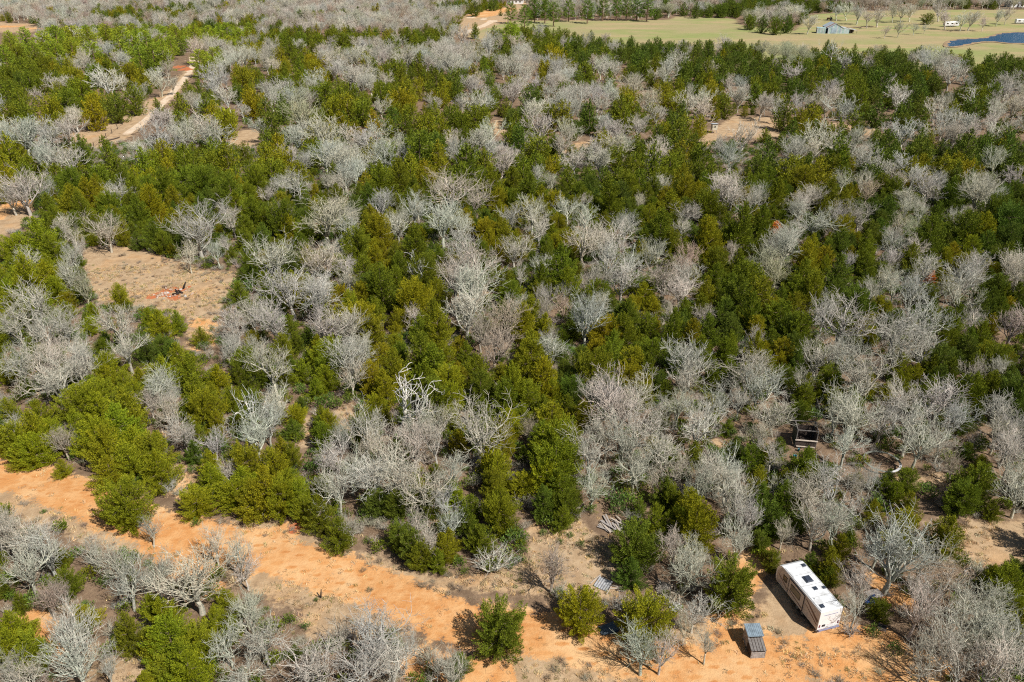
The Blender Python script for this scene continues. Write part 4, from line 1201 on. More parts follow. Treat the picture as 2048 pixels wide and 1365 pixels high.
Y = np.sqrt(g.uniform(44 ** 2, 145 ** 2, 60000)); X = g.uniform(-1, 1, 60000) * (0.72 * Y + 5)
px, py = proj_np(X, Y, 0)
inc = np.zeros(X.shape, bool)
for c in CLEAR:
    inc |= poly_mask(px, py, c)
u = g.random(60000)
ok = np.where(seg_dist(X, Y, road_w) < 2.6, inc & (u < 0.26), inc | (u < 0.16))
for a, b_, r in KEEP[:3]:
    ok &= np.hypot(X - a, Y - b_) > r
ok &= (np.sin(X * 0.7 + 1) * np.sin(Y * 0.9) + np.sin(X * 0.31 - Y * 0.4)) > g.uniform(-1.6, 0.7, 60000)
for x, y in zip(X[ok].tolist(), Y[ok].tolist()):
    c = GC[rr.choice((1, 1, 1, 2, 2, 3, 3, 4, 0))] if math.sin(x * 0.9 + 2) * math.sin(y * 0.8) < 0.25 else GC[rr.choice((0, 0, 3, 2))]
    s = rr.uniform(0.45, 1.15)
    pts.append((x, y, gh(x, y), rr.uniform(0, 6.28), s, s * rr.uniform(0.6, 1.2), rr.randrange(4), jit(c), (0.2, 0.2, 0.2)))
scatter('dry_grass', 'dry tan grass tufts on the open ground', 'grass', prot, pts)
print('TUFTS', len(pts))
# ---------------------------------------------------------------- materials of built things
M_WHITE = simple('white_fibreglass', (0.80, 0.80, 0.79), 0.35, 0.03, 1.5, spec=0.5)
M_ROOFW = simple('white_roof_membrane', (0.76, 0.77, 0.78), 0.6, 0.09, 1.3, col2=(0.50, 0.50, 0.49))
M_SEAM = simple('grey_sealant', (0.45, 0.45, 0.44), 0.8, 0.2, 4.0)
M_TAUPE = simple('taupe_siding', (0.60, 0.52, 0.47), 0.5, 0.05, 2.0)
M_BROWN = simple('brown_decal', (0.17, 0.10, 0.075), 0.5, 0.08, 2.0)
M_DARK = simple('dark_trim', (0.03, 0.028, 0.03), 0.5, 0.1)
M_RUBBER = simple('tyre_rubber', (0.02, 0.02, 0.02), 0.8, 0.1)
M_STEEL = simple('dull_steel', (0.42, 0.42, 0.43), 0.45, 0.15, 4.0, metal=0.7)
M_BUMP = simple('grey_blue_bumper', (0.20, 0.20, 0.30), 0.45, 0.1)
M_PANE = simple('bronze_window_glass', (0.055, 0.04, 0.018), 0.08, 0.1, spec=0.7)
M_SMOKE = simple('smoked_plastic', (0.045, 0.055, 0.075), 0.2, 0.1, spec=0.6)
M_WOODP = simple('pale_weathered_wood', (0.50, 0.42, 0.34), 0.8, 0.16, 5.0)
M_WOODG = simple('grey_weathered_wood', (0.38, 0.34, 0.31), 0.85, 0.18, 5.0)
M_WOODD = simple('dark_old_wood', (0.075, 0.055, 0.045), 0.9, 0.15, 5.0)
M_CHAR = simple('charred_wood', (0.035, 0.025, 0.022), 0.9, 0.2, 6.0)
M_GREENP = simple('dark_green_paint', (0.022, 0.045, 0.040), 0.6, 0.1)
M_TEAL = simple('teal_plastic', (0.02, 0.20, 0.24), 0.4, 0.06)
M_BLUE = simple('blue_canvas', (0.03, 0.06, 0.17), 0.7, 0.1)
M_SHEET = simple('blue_grey_sheet_metal', (0.27, 0.34, 0.39), 0.5, 0.18, 3.0, metal=0.2)
M_GALV = simple('galvanised_sheet', (0.60, 0.65, 0.68), 0.45, 0.12, 0.6, metal=0.25)
M_RUST = simple('rusty_sheet', (0.40, 0.22, 0.13), 0.7, 0.2, 0.7)
M_STONE = simple('pale_stone', (0.62, 0.58, 0.53), 0.85, 0.18, 3.0)
M_ROCKR = simple('pinkish_stone', (0.50, 0.36, 0.27), 0.9, 0.2, 3.0)
M_LOG = simple('cut_firewood', (0.46, 0.38, 0.29), 0.85, 0.22, 4.0)
M_CARD = simple('dark_car_paint', (0.035, 0.035, 0.045), 0.25, 0.05, spec=0.6)
M_CARR = simple('red_tractor_paint', (0.32, 0.03, 0.02), 0.35, 0.08, spec=0.5)
M_CREAM = simple('cream_board', (0.62, 0.57, 0.44), 0.75, 0.12, 2.0)
M_SHINGLE = simple('grey_shingle', (0.30, 0.30, 0.32), 0.85, 0.15, 0.8)
M_COOP = simple('coop_boards', (0.20, 0.18, 0.165), 0.85, 0.2, 5.0)
M_SLATE = simple('dark_slate_tin', (0.09, 0.12, 0.15), 0.6, 0.12)
M_PADW = simple('faded_white_pad', (0.60, 0.59, 0.58), 0.7, 0.14, 2.0)

def loc(px, py, dz=0.0):
    x, y = P(px, py)
    return (x, y, gh(x, y) + dz)
def rotz(a):
    return Matrix.Rotation(a, 3, 'Z')
def rot_dir(d):
    return Vector(d).to_track_quat('Y', 'Z').to_matrix()
def extrude_x(prof, x0, x1):
    """closed y-z profile drawn along x"""
    mb = MB()
    n = len(prof)
    mb.v = [(x0, a, b) for a, b in prof] + [(x1, a, b) for a, b in prof]
    mb.f = [tuple(range(n)), tuple(reversed(range(n, 2 * n)))]
    for i in range(n):
        j = (i + 1) % n
        mb.f.append((j, i, n + i, n + j))
    return mb
def wheel(parent, x, y, r, w, axis='x'):
    t = MB().tube([(x - w / 2, y, r), (x - w / 2 + 0.03, y, r), (x + w / 2 - 0.03, y, r), (x + w / 2, y, r)], [r * 0.9, r, r, r * 0.9], 18)
    if axis == 'y':
        t.v = [(y_, x_, z_) for x_, y_, z_ in t.v]
    tyre = t.build('wheel', M_RUBBER, parent, True)
    rm = MB().tube([(x - w / 2 - 0.012, y, r), (x + w / 2 + 0.012, y, r)], r * 0.52, 14)
    if axis == 'y':
        rm.v = [(y_, x_, z_) for x_, y_, z_ in rm.v]
    rm.build('rim', M_STEEL, tyre)
    return tyre

# ---------------------------------------------------------------- travel trailer
def travel_trailer():
    t = thing('travel_trailer', 'white and taupe travel trailer with brown stripes parked among bare trees', 'trailer', (28.85, 53.7, gh(28.85, 54) + 0.0), math.atan2(0.286, 0.958))
    prof = [(0.0, 0.55), (0.0, 2.80), (0.05, 2.85), (5.95, 2.85), (6.4, 2.78), (6.72, 2.58), (6.93, 2.25), (7.02, 1.8), (7.02, 1.1), (6.9, 0.72), (6.7, 0.55)]
    body = extrude_x(prof, 0, 2.4).build('body', M_WHITE, t)
    # taupe side panel on both flanks
    for x in (-0.004, 2.404):
        sp = [(0.06, 0.62), (0.06, 2.66), (6.2, 2.66), (6.6, 2.35), (6.8, 1.9), (6.86, 1.15), (6.7, 0.62)]
        extrude_x(sp, x - 0.003, x + 0.003).build('side_panel', M_TAUPE, t)
        extrude_x([(0.02, 2.69), (0.02, 2.78), (6.25, 2.76), (6.3, 2.69)], x - 0.012, x + 0.012).build('awning_rail', M_WHITE, t)
        for st in ([(0.15, 1.25), (0.15, 1.65), (2.15, 2.5), (2.2, 2.38)], [(0.2, 0.95), (0.2, 1.12), (2.2, 1.9), (2.2, 1.8)], [(5.05, 0.9), (5.05, 1.05), (6.6, 1.7), (6.6, 1.58)]):
            extrude_x(st, x - 0.006, x + 0.006).build('stripe', M_BROWN, t)
    # slide-out room on the left flank
    so = MB().box((-0.03, 3.62, 1.62), (0.09, 2.5, 1.98), bevel=0.015).build('slide_out', M_TAUPE, t)
    for a, b, c, d in ((-0.09, 2.40, 1.62, 0), (-0.09, 4.84, 1.62, 0)):
        MB().box((-0.06, b, c), (0.06, 0.07, 2.0)).build('frame', M_DARK, so)
    MB().box((-0.06, 3.62, 2.60), (0.06, 2.37, 0.06)).build('frame', M_DARK, so)
    extrude_x([(2.5, 0.85), (2.5, 1.0), (4.75, 1.32), (4.75, 1.24)], -0.082, -0.074).build('stripe', M_BROWN, so)
    def window(y, z, w, h, x):
        f = MB().box((x, y, z), (0.03, w + 0.1, h + 0.1), bevel=0.01).build('window', M_DARK, t)
        s = -1 if x < 1 else 1
        MB().box((x + s * 0.017, y, z), (0.012, w, h)).build('pane', M_PANE, f)
    window(3.72, 1.85, 1.45, 0.72, -0.085)
    window(5.55, 1.85, 0.55, 0.62, -0.016)
    window(1.6, 1.9, 0.7, 0.5, 2.416); window(5.4, 1.9, 0.8, 0.6, 2.416)
    d = MB().box((2.416, 3.6, 1.55), (0.03, 0.68, 1.85), bevel=0.01).build('door', M_WHITE, t)
    MB().box((2.44, 3.35, 1.5), (0.03, 0.05, 0.14)).build('handle', M_STEEL, d)
    rf = MB().box((1.2, 3.0, 2.865), (2.3, 5.85, 0.03), bevel=0.01).build('roof', M_ROOFW, t)
    ac = MB().box((1.3, 3.95, 3.0), (0.72, 0.85, 0.24), bevel=0.09).build('air_conditioner', M_SMOKE, rf)
    for x, y, w in ((1.27, 2.75, 0.42), (0.52, 0.62, 0.42), (2.15, 2.6, 0.32), (2.05, 5.75, 0.4)):
        v = MB().box((x, y, 2.93), (w, w, 0.12), bevel=0.03).build('roof_vent', M_SMOKE, rf)
        MB().box((x, y, 2.885), (w + 0.09, w + 0.09, 0.03)).build('flange', M_ROOFW, v)
    for y in (0.9, 1.8, 3.3, 4.75):
        MB().box((1.2, y, 2.882), (2.26, 0.05, 0.012)).build('seam', M_SEAM, rf)
    for x in (0.09, 2.31):
        MB().box((x, 3.0, 2.883), (0.07, 5.8, 0.014)).build('seam', M_SEAM, rf)
    MB().tube([(0.4, 1.6, 2.88), (0.4, 1.6, 3.0)], 0.04, 8).build('vent_pipe', M_ROOFW, rf)
    # rear
    MB().box((0.62, -0.012, 0.98), (0.34, 0.03, 0.26)).build('hatch', M_DARK, t)
    for x in (0.18, 2.22):
        MB().box((x, -0.012, 1.0), (0.14, 0.03, 0.34)).build('tail_light', simple('red_lens', (0.16, 0.03, 0.05), 0.3), t)
    MB().box((1.2, -0.012, 2.3), (1.5, 0.02, 0.05)).build('trim', M_BUMP, t)
    MB().box((1.2, -0.14, 0.56), (2.3, 0.14, 0.13), bevel=0.02).build('bumper', M_BUMP, t)
    MB().box((1.2, 3.3, 0.47), (1.7, 6.4, 0.14)).build('chassis', M_DARK, t)
    for y in (2.35, 3.2):
        for x in (0.12, 2.28):
            wheel(t, x, y, 0.34, 0.22)
    MB().tube([(0.5, 6.9, 0.45), (1.2, 8.0, 0.45), (1.9, 6.9, 0.45)], 0.05, 6).build('hitch', M_DARK, t)
    MB().box((1.2, 7.45, 0.66), (0.6, 0.4, 0.42), bevel=0.1).build('gas_bottle_cover', M_WHITE, t)
    for x, y in ((0.35, 0.25), (2.05, 0.25), (0.35, 6.4), (2.05, 6.4)):
        MB().tube([(x, y, 0.12), (x, y, 0.5)], 0.045, 6).build('jack', M_STEEL, t)
        MB().box((x, y, 0.07), (0.42, 0.34, 0.16)).build('block', M_WOODP, t)
travel_trailer()

# ---------------------------------------------------------------- small coop by the dirt road
def coop():
    t = thing('chicken_coop', 'small coop with stepped blue grey and wooden roofs on orange sand', 'coop', loc(1507, 1297), R_(3))
    for x in (-0.62, 0.62):
        for y, h in ((1.15, 1.75), (0.1, 1.6), (-1.1, 0.95)):
            MB().box((x, y, h / 2 - 0.05), (0.09, 0.09, h + 0.1)).build('post', M_WOODG, t)
    rf = MB().box((0, 0.62, 1.74), (1.5, 1.4, 0.05), Matrix.Rotation(R_(7), 3, 'X')).build('roof', M_SHEET, t)
    for i in range(9):
        MB().box((-0.68 + i * 0.17, 0.62, 1.775), (0.035, 1.38, 0.02), Matrix.Rotation(R_(7), 3, 'X')).build('rib', M_SHEET, rf)
    for i in range(6):
        MB().box((-0.66, 0.62, 0.2 + i * 0.25), (0.03, 1.0, 0.225)).build('wall_board', M_WOODG, t)
        MB().box((0.66, 0.62, 0.2 + i * 0.25), (0.03, 1.0, 0.225)).build('wall_board', M_WOODG, t)
        MB().box((0, 1.2, 0.2 + i * 0.25), (1.2, 0.03, 0.225)).build('wall_board', M_WOODG, t)
    lr = MB().box((0, -0.52, 1.12), (1.42, 1.3, 0.045), Matrix.Rotation(R_(14), 3, 'X')).build('lower_roof', M_WOODD, t)
    for i in range(5):
        MB().box((-0.56 + i * 0.28, -0.52, 1.155), (0.22, 1.28, 0.02), Matrix.Rotation(R_(14), 3, 'X')).build('board', M_COOP, lr)
    for i in range(3):
        for x in (-0.65, 0.65):
            MB().box((x, -0.5, 0.16 + i * 0.27), (0.03, 1.1, 0.24)).build('wall_board', M_WOODD, t)
        MB().box((0, -1.13, 0.16 + i * 0.27), (1.25, 0.03, 0.24)).build('wall_board', M_WOODG, t)
coop()

# ---------------------------------------------------------------- roofless hut in the shade
def hut():
    t = thing('wooden_hut', 'roofless dark wooden hut with green side wall under the trees', 'hut', loc(1607, 886), R_(-9))
    W2, D2, H = 1.25, 1.1, 2.5
    for x in (-W2, W2):
        for y in (-D2, D2):
            MB().box((x, y, H / 2 - 0.05), (0.1, 0.1, H + 0.1)).build('post', M_COOP, t)
    for i in range(9):
        MB().box((-W2 - 0.065, -D2 + 0.13 + i * 0.245, 1.2), (0.03, 0.23, 2.3)).build('wall_board', M_GREENP, t)
        MB().box((-W2 + 0.14 + i * 0.28, D2 + 0.065, 1.0), (0.26, 0.03, 1.9)).build('wall_board', M_WOODD, t)
    for i in range(6):
        MB().box((W2 + 0.065, -D2 + 0.2 + i * 0.36, 0.9), (0.03, 0.32, 1.6)).build('wall_board', M_WOODD, t)
    for i in range(8):
        MB().box((-W2 + 0.16 + i * 0.31, -D2 - 0.065, 0.55), (0.28, 0.03, 0.95)).build('wall_board', M_WOODD, t)
    MB().box((0, -D2 - 0.08, 1.09), (2.75, 0.26, 0.06)).build('ledge', M_WOODP, t)
    MB().box((0, -D2 - 0.2, 0.22), (2.3, 0.2, 0.06)).build('step', M_WOODP, t)
    MB().box((-0.2, D2, H + 0.05), (3.3, 0.08, 0.1)).build('beam', M_COOP, t)
    MB().box((0, -D2, H + 0.05), (2.6, 0.08, 0.1)).build('beam', M_COOP, t)
    for x in (-W2, W2):
        MB().box((x, 0, H + 0.03), (0.08, 2.1, 0.09)).build('beam', M_COOP, t)
    MB().box((0, 0, 0.1), (2.4, 2.1, 0.08)).build('floor', M_WOODD, t)
hut()
def bucket(px, py, label, s=1.0):
    t = thing('bucket', label, 'bucket', loc(px, py), 0.4)
    prof = [(0.15, 0), (0.19, 0.42), (0.21, 0.44), (0.18, 0.43), (0.14, 0.03)]
    mb = MB()
    n = 16
    for r, z in prof:
        mb.v += [(math.cos(k * 6.2832 / n) * r * s, math.sin(k * 6.2832 / n) * r * s, z * s) for k in range(n)]
    for i in range(len(prof) - 1):
        for k in range(n):
            mb.f.append((i * n + k, i * n + (k + 1) % n, (i + 1) * n + (k + 1) % n, (i + 1) * n + k))
    mb.f.append(tuple(reversed(range(n))))
    mb.build('pail', M_TEAL, t, True)
    MB().tube([(math.cos(a) * 0.2 * s, 0, (0.42 + math.sin(a) * 0.16) * s) for a in [i * math.pi / 8 for i in range(9)]], 0.012, 4).build('handle', M_STEEL, t)
bucket(1589, 917, 'large teal bucket on the ground in front of the roofless hut', 1.2)
bucket(1597, 902, 'small teal bucket at the corner of the roofless hut', 0.8)

# ---------------------------------------------------------------- ring frame (trampoline) under twigs
def ring():
    t = thing('trampoline_frame', 'round trampoline frame with torn grey and white rim pad, mat missing', 'trampoline', loc(1762, 932), 0.3)
    n, r = 40, 2.1
    sect = ((-0.14, 0.0), (0.14, 0.0), (0.14, 0.035), (-0.14, 0.035))
    M_PADG = simple('mouldy_grey_pad', (0.22, 0.23, 0.19), 0.8, 0.2, 2.0)
    for seg in range(10):
        mb = MB()
        for q in range(5):
            a = (seg * 4 + min(q, 3.93)) * 6.2832 / n
            for dr, z in sect:
                mb.v.append((math.cos(a) * (r + dr), math.sin(a) * (r + dr), 0.62 + z - 0.05 * math.sin(q * 0.78)))
        for q in range(4):
            for s_ in range(4):
                mb.f.append((q * 4 + s_, q * 4 + (s_ + 1) % 4, (q + 1) * 4 + (s_ + 1) % 4, (q + 1) * 4 + s_))
        white = seg in (7, 8) 
        mb.build('rim_pad', M_PADW if white else M_PADG, t)
    pts = [(math.cos(k * 6.2832 / n) * r, math.sin(k * 6.2832 / n) * r, 0.585) for k in range(n + 1)]
    MB().tube(pts, 0.03, 6).build('ring_tube', M_STEEL, t)
    for k in range(6):
        a = k * 1.0472
        MB().tube([(math.cos(a) * r, math.sin(a) * r, 0.58), (math.cos(a) * (r + 0.08), math.sin(a) * (r + 0.08), -0.03)], 0.026, 6).build('leg', M_STEEL, t)
ring()

# ---------------------------------------------------------------- fire ring, boards, scrap, firewood
def stone_mesh(seed, mat):
    rng = np.random.default_rng(seed)
    import bmesh
    bm = bmesh.new()
    bmesh.ops.create_icosphere(bm, subdivisions=1, radius=1.0)
    for v in bm.verts:
        v.co *= rng.uniform(0.75, 1.15)
        v.co.z *= 0.7
    me = bpy.data.meshes.new('stone')
    bm.to_mesh(me); bm.free()
    me.materials.append(mat)
    return me
ST = [stone_mesh(i, M_STONE) for i in range(4)]
STR = [stone_mesh(10 + i, M_ROCKR) for i in range(3)]
rk = random.Random(8)
def put(name, me, parent, l, s, rz=None):
    o = link(name, me, parent)
    o.location = l
    o.scale = s if hasattr(s, '__len__') else (s, s, s)
    o.rotation_euler = (0, 0, rk.uniform(0, 6.28) if rz is None else rz)
    return o
t = thing('fire_ring', 'ring of pale stones for a camp fire beside a bright cedar', 'fire ring', loc(1957, 1152))
for k in range(24):
    a = k * 6.2832 / 24 + rk.uniform(-0.06, 0.06)
    r = 1.15 + rk.uniform(-0.12, 0.12)
    s = rk.uniform(0.13, 0.2)
    put('stone', ST[k % 4], t, (math.cos(a) * r, math.sin(a) * r, s * 0.55), s)
for k in range(9):
    a = k * 0.7
    put('stone', ST[k % 4], t, (math.cos(a) * 0.95, math.sin(a) * 0.95, 0.2), rk.uniform(0.09, 0.14))
def plank_mesh(l, w, h, mat, name='plank'):
    return MB().box((0, 0, 0), (l, w, h)).mesh(name, mat)
PLG, PLP = plank_mesh(1, 1, 1, M_WOODG), plank_mesh(1, 1, 1, M_WOODP)
t = thing('board_pile', 'heap of weathered grey boards in the shade of a dark cedar', 'board pile', loc(1222, 1053))
for k in range(22):
    o = put('plank', (PLG, PLP)[k % 3 == 0], t, (rk.uniform(-1.4, 1.3), rk.uniform(-0.7, 0.7), 0.06 + 0.045 * (k // 3)), (rk.uniform(1.2, 2.4), 0.17, 0.045), 2.2 + rk.gauss(0, 0.35))
    o.rotation_euler = (rk.gauss(0, 0.04), rk.gauss(0, 0.06), 2.2 + rk.gauss(0, 0.3))
t = thing('scrap_sheet', 'ribbed grey metal sheet lying on dry grass with broken boards', 'metal sheet', loc(1206, 1170), -0.55)
mb = MB()
for i in range(25):
    x = -0.75 + i * 0.0625
    z = 0.09 + 0.028 * math.sin(i * math.pi / 2)
    mb.v += [(x, -0.75, z), (x, 0.75, z + 0.07)]
for i in range(24):
    mb.f.append((2 * i, 2 * i + 2, 2 * i + 3, 2 * i + 1))
o = mb.build('sheet', simple('scrap_zinc', (0.42, 0.42, 0.43), 0.5, 0.15, 2.0, metal=0.3), t)
sm = o.modifiers.new('thick', 'SOLIDIFY'); sm.thickness = 0.008
for l, s, a in (((-0.95, 0.2, 0.1), (1.7, 0.13, 0.05), 1.35), ((1.2, 0.4, 0.06), (1.3, 0.15, 0.05), 0.3), ((1.4, 0.15, 0.1), (1.1, 0.14, 0.04), 0.6), ((1.6, 0.5, 0.05), (0.9, 0.16, 0.04), -0.1), ((0.9, -0.5, 0.12), (1.2, 0.1, 0.05), 1.6), ((1.9, 0.1, 0.05), (0.8, 0.12, 0.05), 0.4)):
    put('plank', PLP, t, l, s, a)
t = thing('tarp_stack', 'dark blue ribbed sheets stacked in the shadow between two cedars', 'sheet stack', loc(1217, 1260), 0.35)
for k in range(5):
    mb = MB()
    for i in range(17):
        mb.v += [(-0.9 + i * 0.11, -0.55, 0.02 * (i % 2)), (-0.9 + i * 0.11, 0.55, 0.02 * (i % 2))]
    for i in range(16):
        mb.f.append((2 * i, 2 * i + 2, 2 * i + 3, 2 * i + 1))
    o = mb.build('sheet', M_SLATE, t)
    o.location = (0.05 * k, 0.04 * (k % 2), 0.05 + 0.035 * k); o.rotation_euler = (0, 0, 0.06 * (k - 2))
    sm = o.modifiers.new('thick', 'SOLIDIFY'); sm.thickness = 0.008
LOGM = MB().tube([(-0.5, 0, 0), (0.5, 0, 0)], [0.5, 0.46], 8).mesh('log', M_LOG)
t = thing('firewood_heap', 'tumbled heap of short cut firewood beside a bushy cedar', 'firewood', loc(1335, 1188))
for k in range(70):
    r = 1.5 * math.sqrt(rk.random())
    a = rk.uniform(0, 6.28)
    o = put('log', LOGM, t, (math.cos(a) * r * 0.8, math.sin(a) * r * 1.15, 0.08 + max(0, 0.55 - 0.36 * r) * rk.random()), (rk.uniform(0.25, 0.42), rk.uniform(0.13, 0.2), rk.uniform(0.13, 0.2)))
    o.rotation_euler = (rk.gauss(0, .3), rk.gauss(0, .35), rk.uniform(0, 6.28))
mb = MB()
for i in range(7):
    for j in range(6):
        mb.v.append((-0.6 + i * 0.2 + rk.gauss(0, .03), -0.4 + j * 0.16, 0.08 + abs(rk.gauss(0, 0.09))))
for i in range(6):
    for j in range(5):
        mb.f.append((i * 6 + j, (i + 1) * 6 + j, (i + 1) * 6 + j + 1, i * 6 + j + 1))
o = mb.build('white_tarp', M_PADW); o.location = loc(1352, 1216); o.rotation_euler = (0, 0, 0.7)
sm = o.modifiers.new('thick', 'SOLIDIFY'); sm.thickness = 0.012
tag(o, 'small crumpled white tarp on sand below the firewood heap', 'tarp')
# rubble and charred logs on the red earth
t = thing('rubble_patch', 'scatter of pinkish rubble stones on the bare red earth', 'rubble', loc(348, 588))
for k in range(46):
    a, r = rk.uniform(0, 6.28), rk.uniform(0.3, 1)
    s = rk.uniform(0.12, 0.34)
    put('stone', STR[k % 3] if k % 4 else ST[k % 4], t, (math.cos(a) * r * 4.2, math.sin(a) * r * 2.2, s * 0.4), s)
for i, (px, py, tilt, L, l) in enumerate(((366, 578, 0.9, 1.5, 'charred log leaning upright at the right of the red earth'), (354, 585, 2.3, 1.3, 'thick charred log crossing another on the red earth'), (361, 586, 2.6, 1.1, 'short charred log lying right of the crossed ones'), (352, 589, 0.15, 1.2, 'charred log lying flat under the crossed ones'), (331, 577, 2.2, 1.0, 'reddish split log at the back of the red earth'))):
    z0 = 0.12
    if i == 0:
        pts = [(0, 0, -0.1), (0.28, 0.2, 0.6), (0.55, 0.45, 1.15)]
    else:
        pts = [(-L / 2 * math.cos(tilt), -L / 2 * math.sin(tilt), z0), (0.05, 0.04, z0 + 0.1), (L / 2 * math.cos(tilt), L / 2 * math.sin(tilt), z0 + (0.3 if i < 3 else 0.02))]
    o = MB().tube(pts, [0.2, 0.17, 0.12], 8).build('charred_log', M_CHAR if i < 4 else M_ROCKR, None, True)
    o.location = loc(px, py)
    tag(o, l, 'log')
# forked stump by the road
t = thing('forked_stump', 'dark forked dead stem sticking up from dry grass by the road', 'stump', loc(642, 1196))
MB().tube([(0, 0, -0.1), (0.04, 0.02, 0.5), (0.13, 0.04, 1.15)], [0.085, 0.07, 0.05], 7).build('stem', M_CHAR, t, True)
MB().tube([(0, 0, 0.05), (-0.22, 0.03, 0.45), (-0.33, 0.05, 0.75)], [0.06, 0.05, 0.035], 7).build('stem', M_CHAR, t, True)
# camp chairs, table and cooler by the trailer
def camp_chair(px, py, rz, label):
    t = thing('camp_chair', label, 'chair', loc(px, py), rz, 'blue camp chairs')
    MB().box((0, 0, 0.43), (0.52, 0.48, 0.03)).build('seat', M_BLUE, t)
    MB().box((0, 0.25, 0.72), (0.52, 0.03, 0.52), Matrix.Rotation(R_(-12), 3, 'X')).build('backrest', M_BLUE, t)
    for x in (-0.25, 0.25):
        MB().tube([(x, -0.22, -0.02), (x, 0.2, 0.43)], 0.014, 5).build('leg', M_DARK, t)
        MB().tube([(x, 0.22, -0.02), (x, -0.22, 0.43)], 0.014, 5).build('leg', M_DARK, t)
        MB().box((x, -0.02, 0.64), (0.06, 0.45, 0.03)).build('armrest', M_BLUE, t)
camp_chair(1746, 1209, 0.4, 'blue camp chair under twigs behind the white trailer')
camp_chair(1735, 1212, -0.9, 'blue camp chair turned toward the white trailer')
t = thing('camp_table', 'grey weathered slatted table under twigs beside blue chairs', 'table', loc(1745, 1199), 0.25)
for i in range(7):
    MB().box((0, -0.45 + i * 0.15, 0.74), (1.6, 0.13, 0.03)).build('slat', M_WOODG, t)
for x in (-0.65, 0.65):
    for y in (-0.35, 0.35):
        MB().box((x, y, 0.35), (0.06, 0.06, 0.74)).build('leg', M_WOODG, t)
t = thing('cool_box', 'pale cool box with dark lid on orange sand', 'cool box', loc(1763, 1259), -0.5)
MB().box((0, 0, 0.2), (0.75, 0.42, 0.4), bevel=0.04).build('tub', M_PADW, t)
MB().box((0, 0, 0.44), (0.78, 0.45, 0.07), bevel=0.02).build('lid', M_DARK, t)

# ---------------------------------------------------------------- deer blind in the glade
t = thing('deer_blind', 'pale boxy deer blind on legs at the edge of a glade', 'deer blind', loc(1427, 266), R_(6))
for x in (-0.7, 0.7):
    for y in (-0.7, 0.7):
        MB().box((x, y, 0.5), (0.1, 0.1, 1.1)).build('leg', M_WOODG, t)
for k in range(5):
    MB().box((-0.64 + k * 0.32, -0.78, 1.85), (0.3, 0.03, 1.7)).build('wall_board', M_CREAM, t)
    MB().box((-0.64 + k * 0.32, 0.78, 1.85), (0.3, 0.03, 1.7)).build('wall_board', M_CREAM, t)
    MB().box((-0.82, -0.62 + k * 0.31, 1.85), (0.03, 0.29, 1.7)).build('wall_board', M_CREAM, t)
    MB().box((0.82, -0.62 + k * 0.31, 1.85), (0.03, 0.29, 1.7)).build('wall_board', M_CREAM, t)
MB().box((0, 0, 1.02), (1.6, 1.5, 0.06)).build('floor', M_WOODG, t)
MB().box((0, -0.81, 2.0), (0.4, 0.03, 0.6)).build('window', M_DARK, t)
MB().box((0, 0, 2.82), (2.0, 2.0, 0.08), Matrix.Rotation(R_(-6), 3, 'X')).build('roof', M_GALV, t)

# ---------------------------------------------------------------- fence posts at the track
a, b_ = P(188, 296), P(246, 250)
t = thing('wire_fence', 'short run of wooden fence posts with sagging wire beside the gravel track', 'fence', (a[0], a[1], gh(*a)))
dx, dy = b_[0] - a[0], b_[1] - a[1]
nP = 6
for k in range(nP):
    f = k / (nP - 1)
    MB().tube([(dx * f, dy * f, -0.3), (dx * f + rk.gauss(0, .05), dy * f, 1.2 + rk.uniform(0, 0.5))], 0.10, 7).build('post', M_WOODD, t)
for z in (0.45, 0.85, 1.25):
    MB().tube([(dx * k / 16, dy * k / 16, z - 0.06 * math.sin(k * math.pi / 2) ** 2) for k in range(17)], 0.018, 4).build('wire', M_DARK, t)
o = MB().tube([(0, 0, 0.2), (1.4, 1.9, 0.3), (2.6, 4.2, 0.25), (3.6, 6.4, 0.4)], [0.3, 0.27, 0.2, 0.1], 8).build('fallen_log', M_WOODD, None, True)
o.location = loc(198, 287)
tag(o, 'dark fallen log lying along the fence posts', 'log')

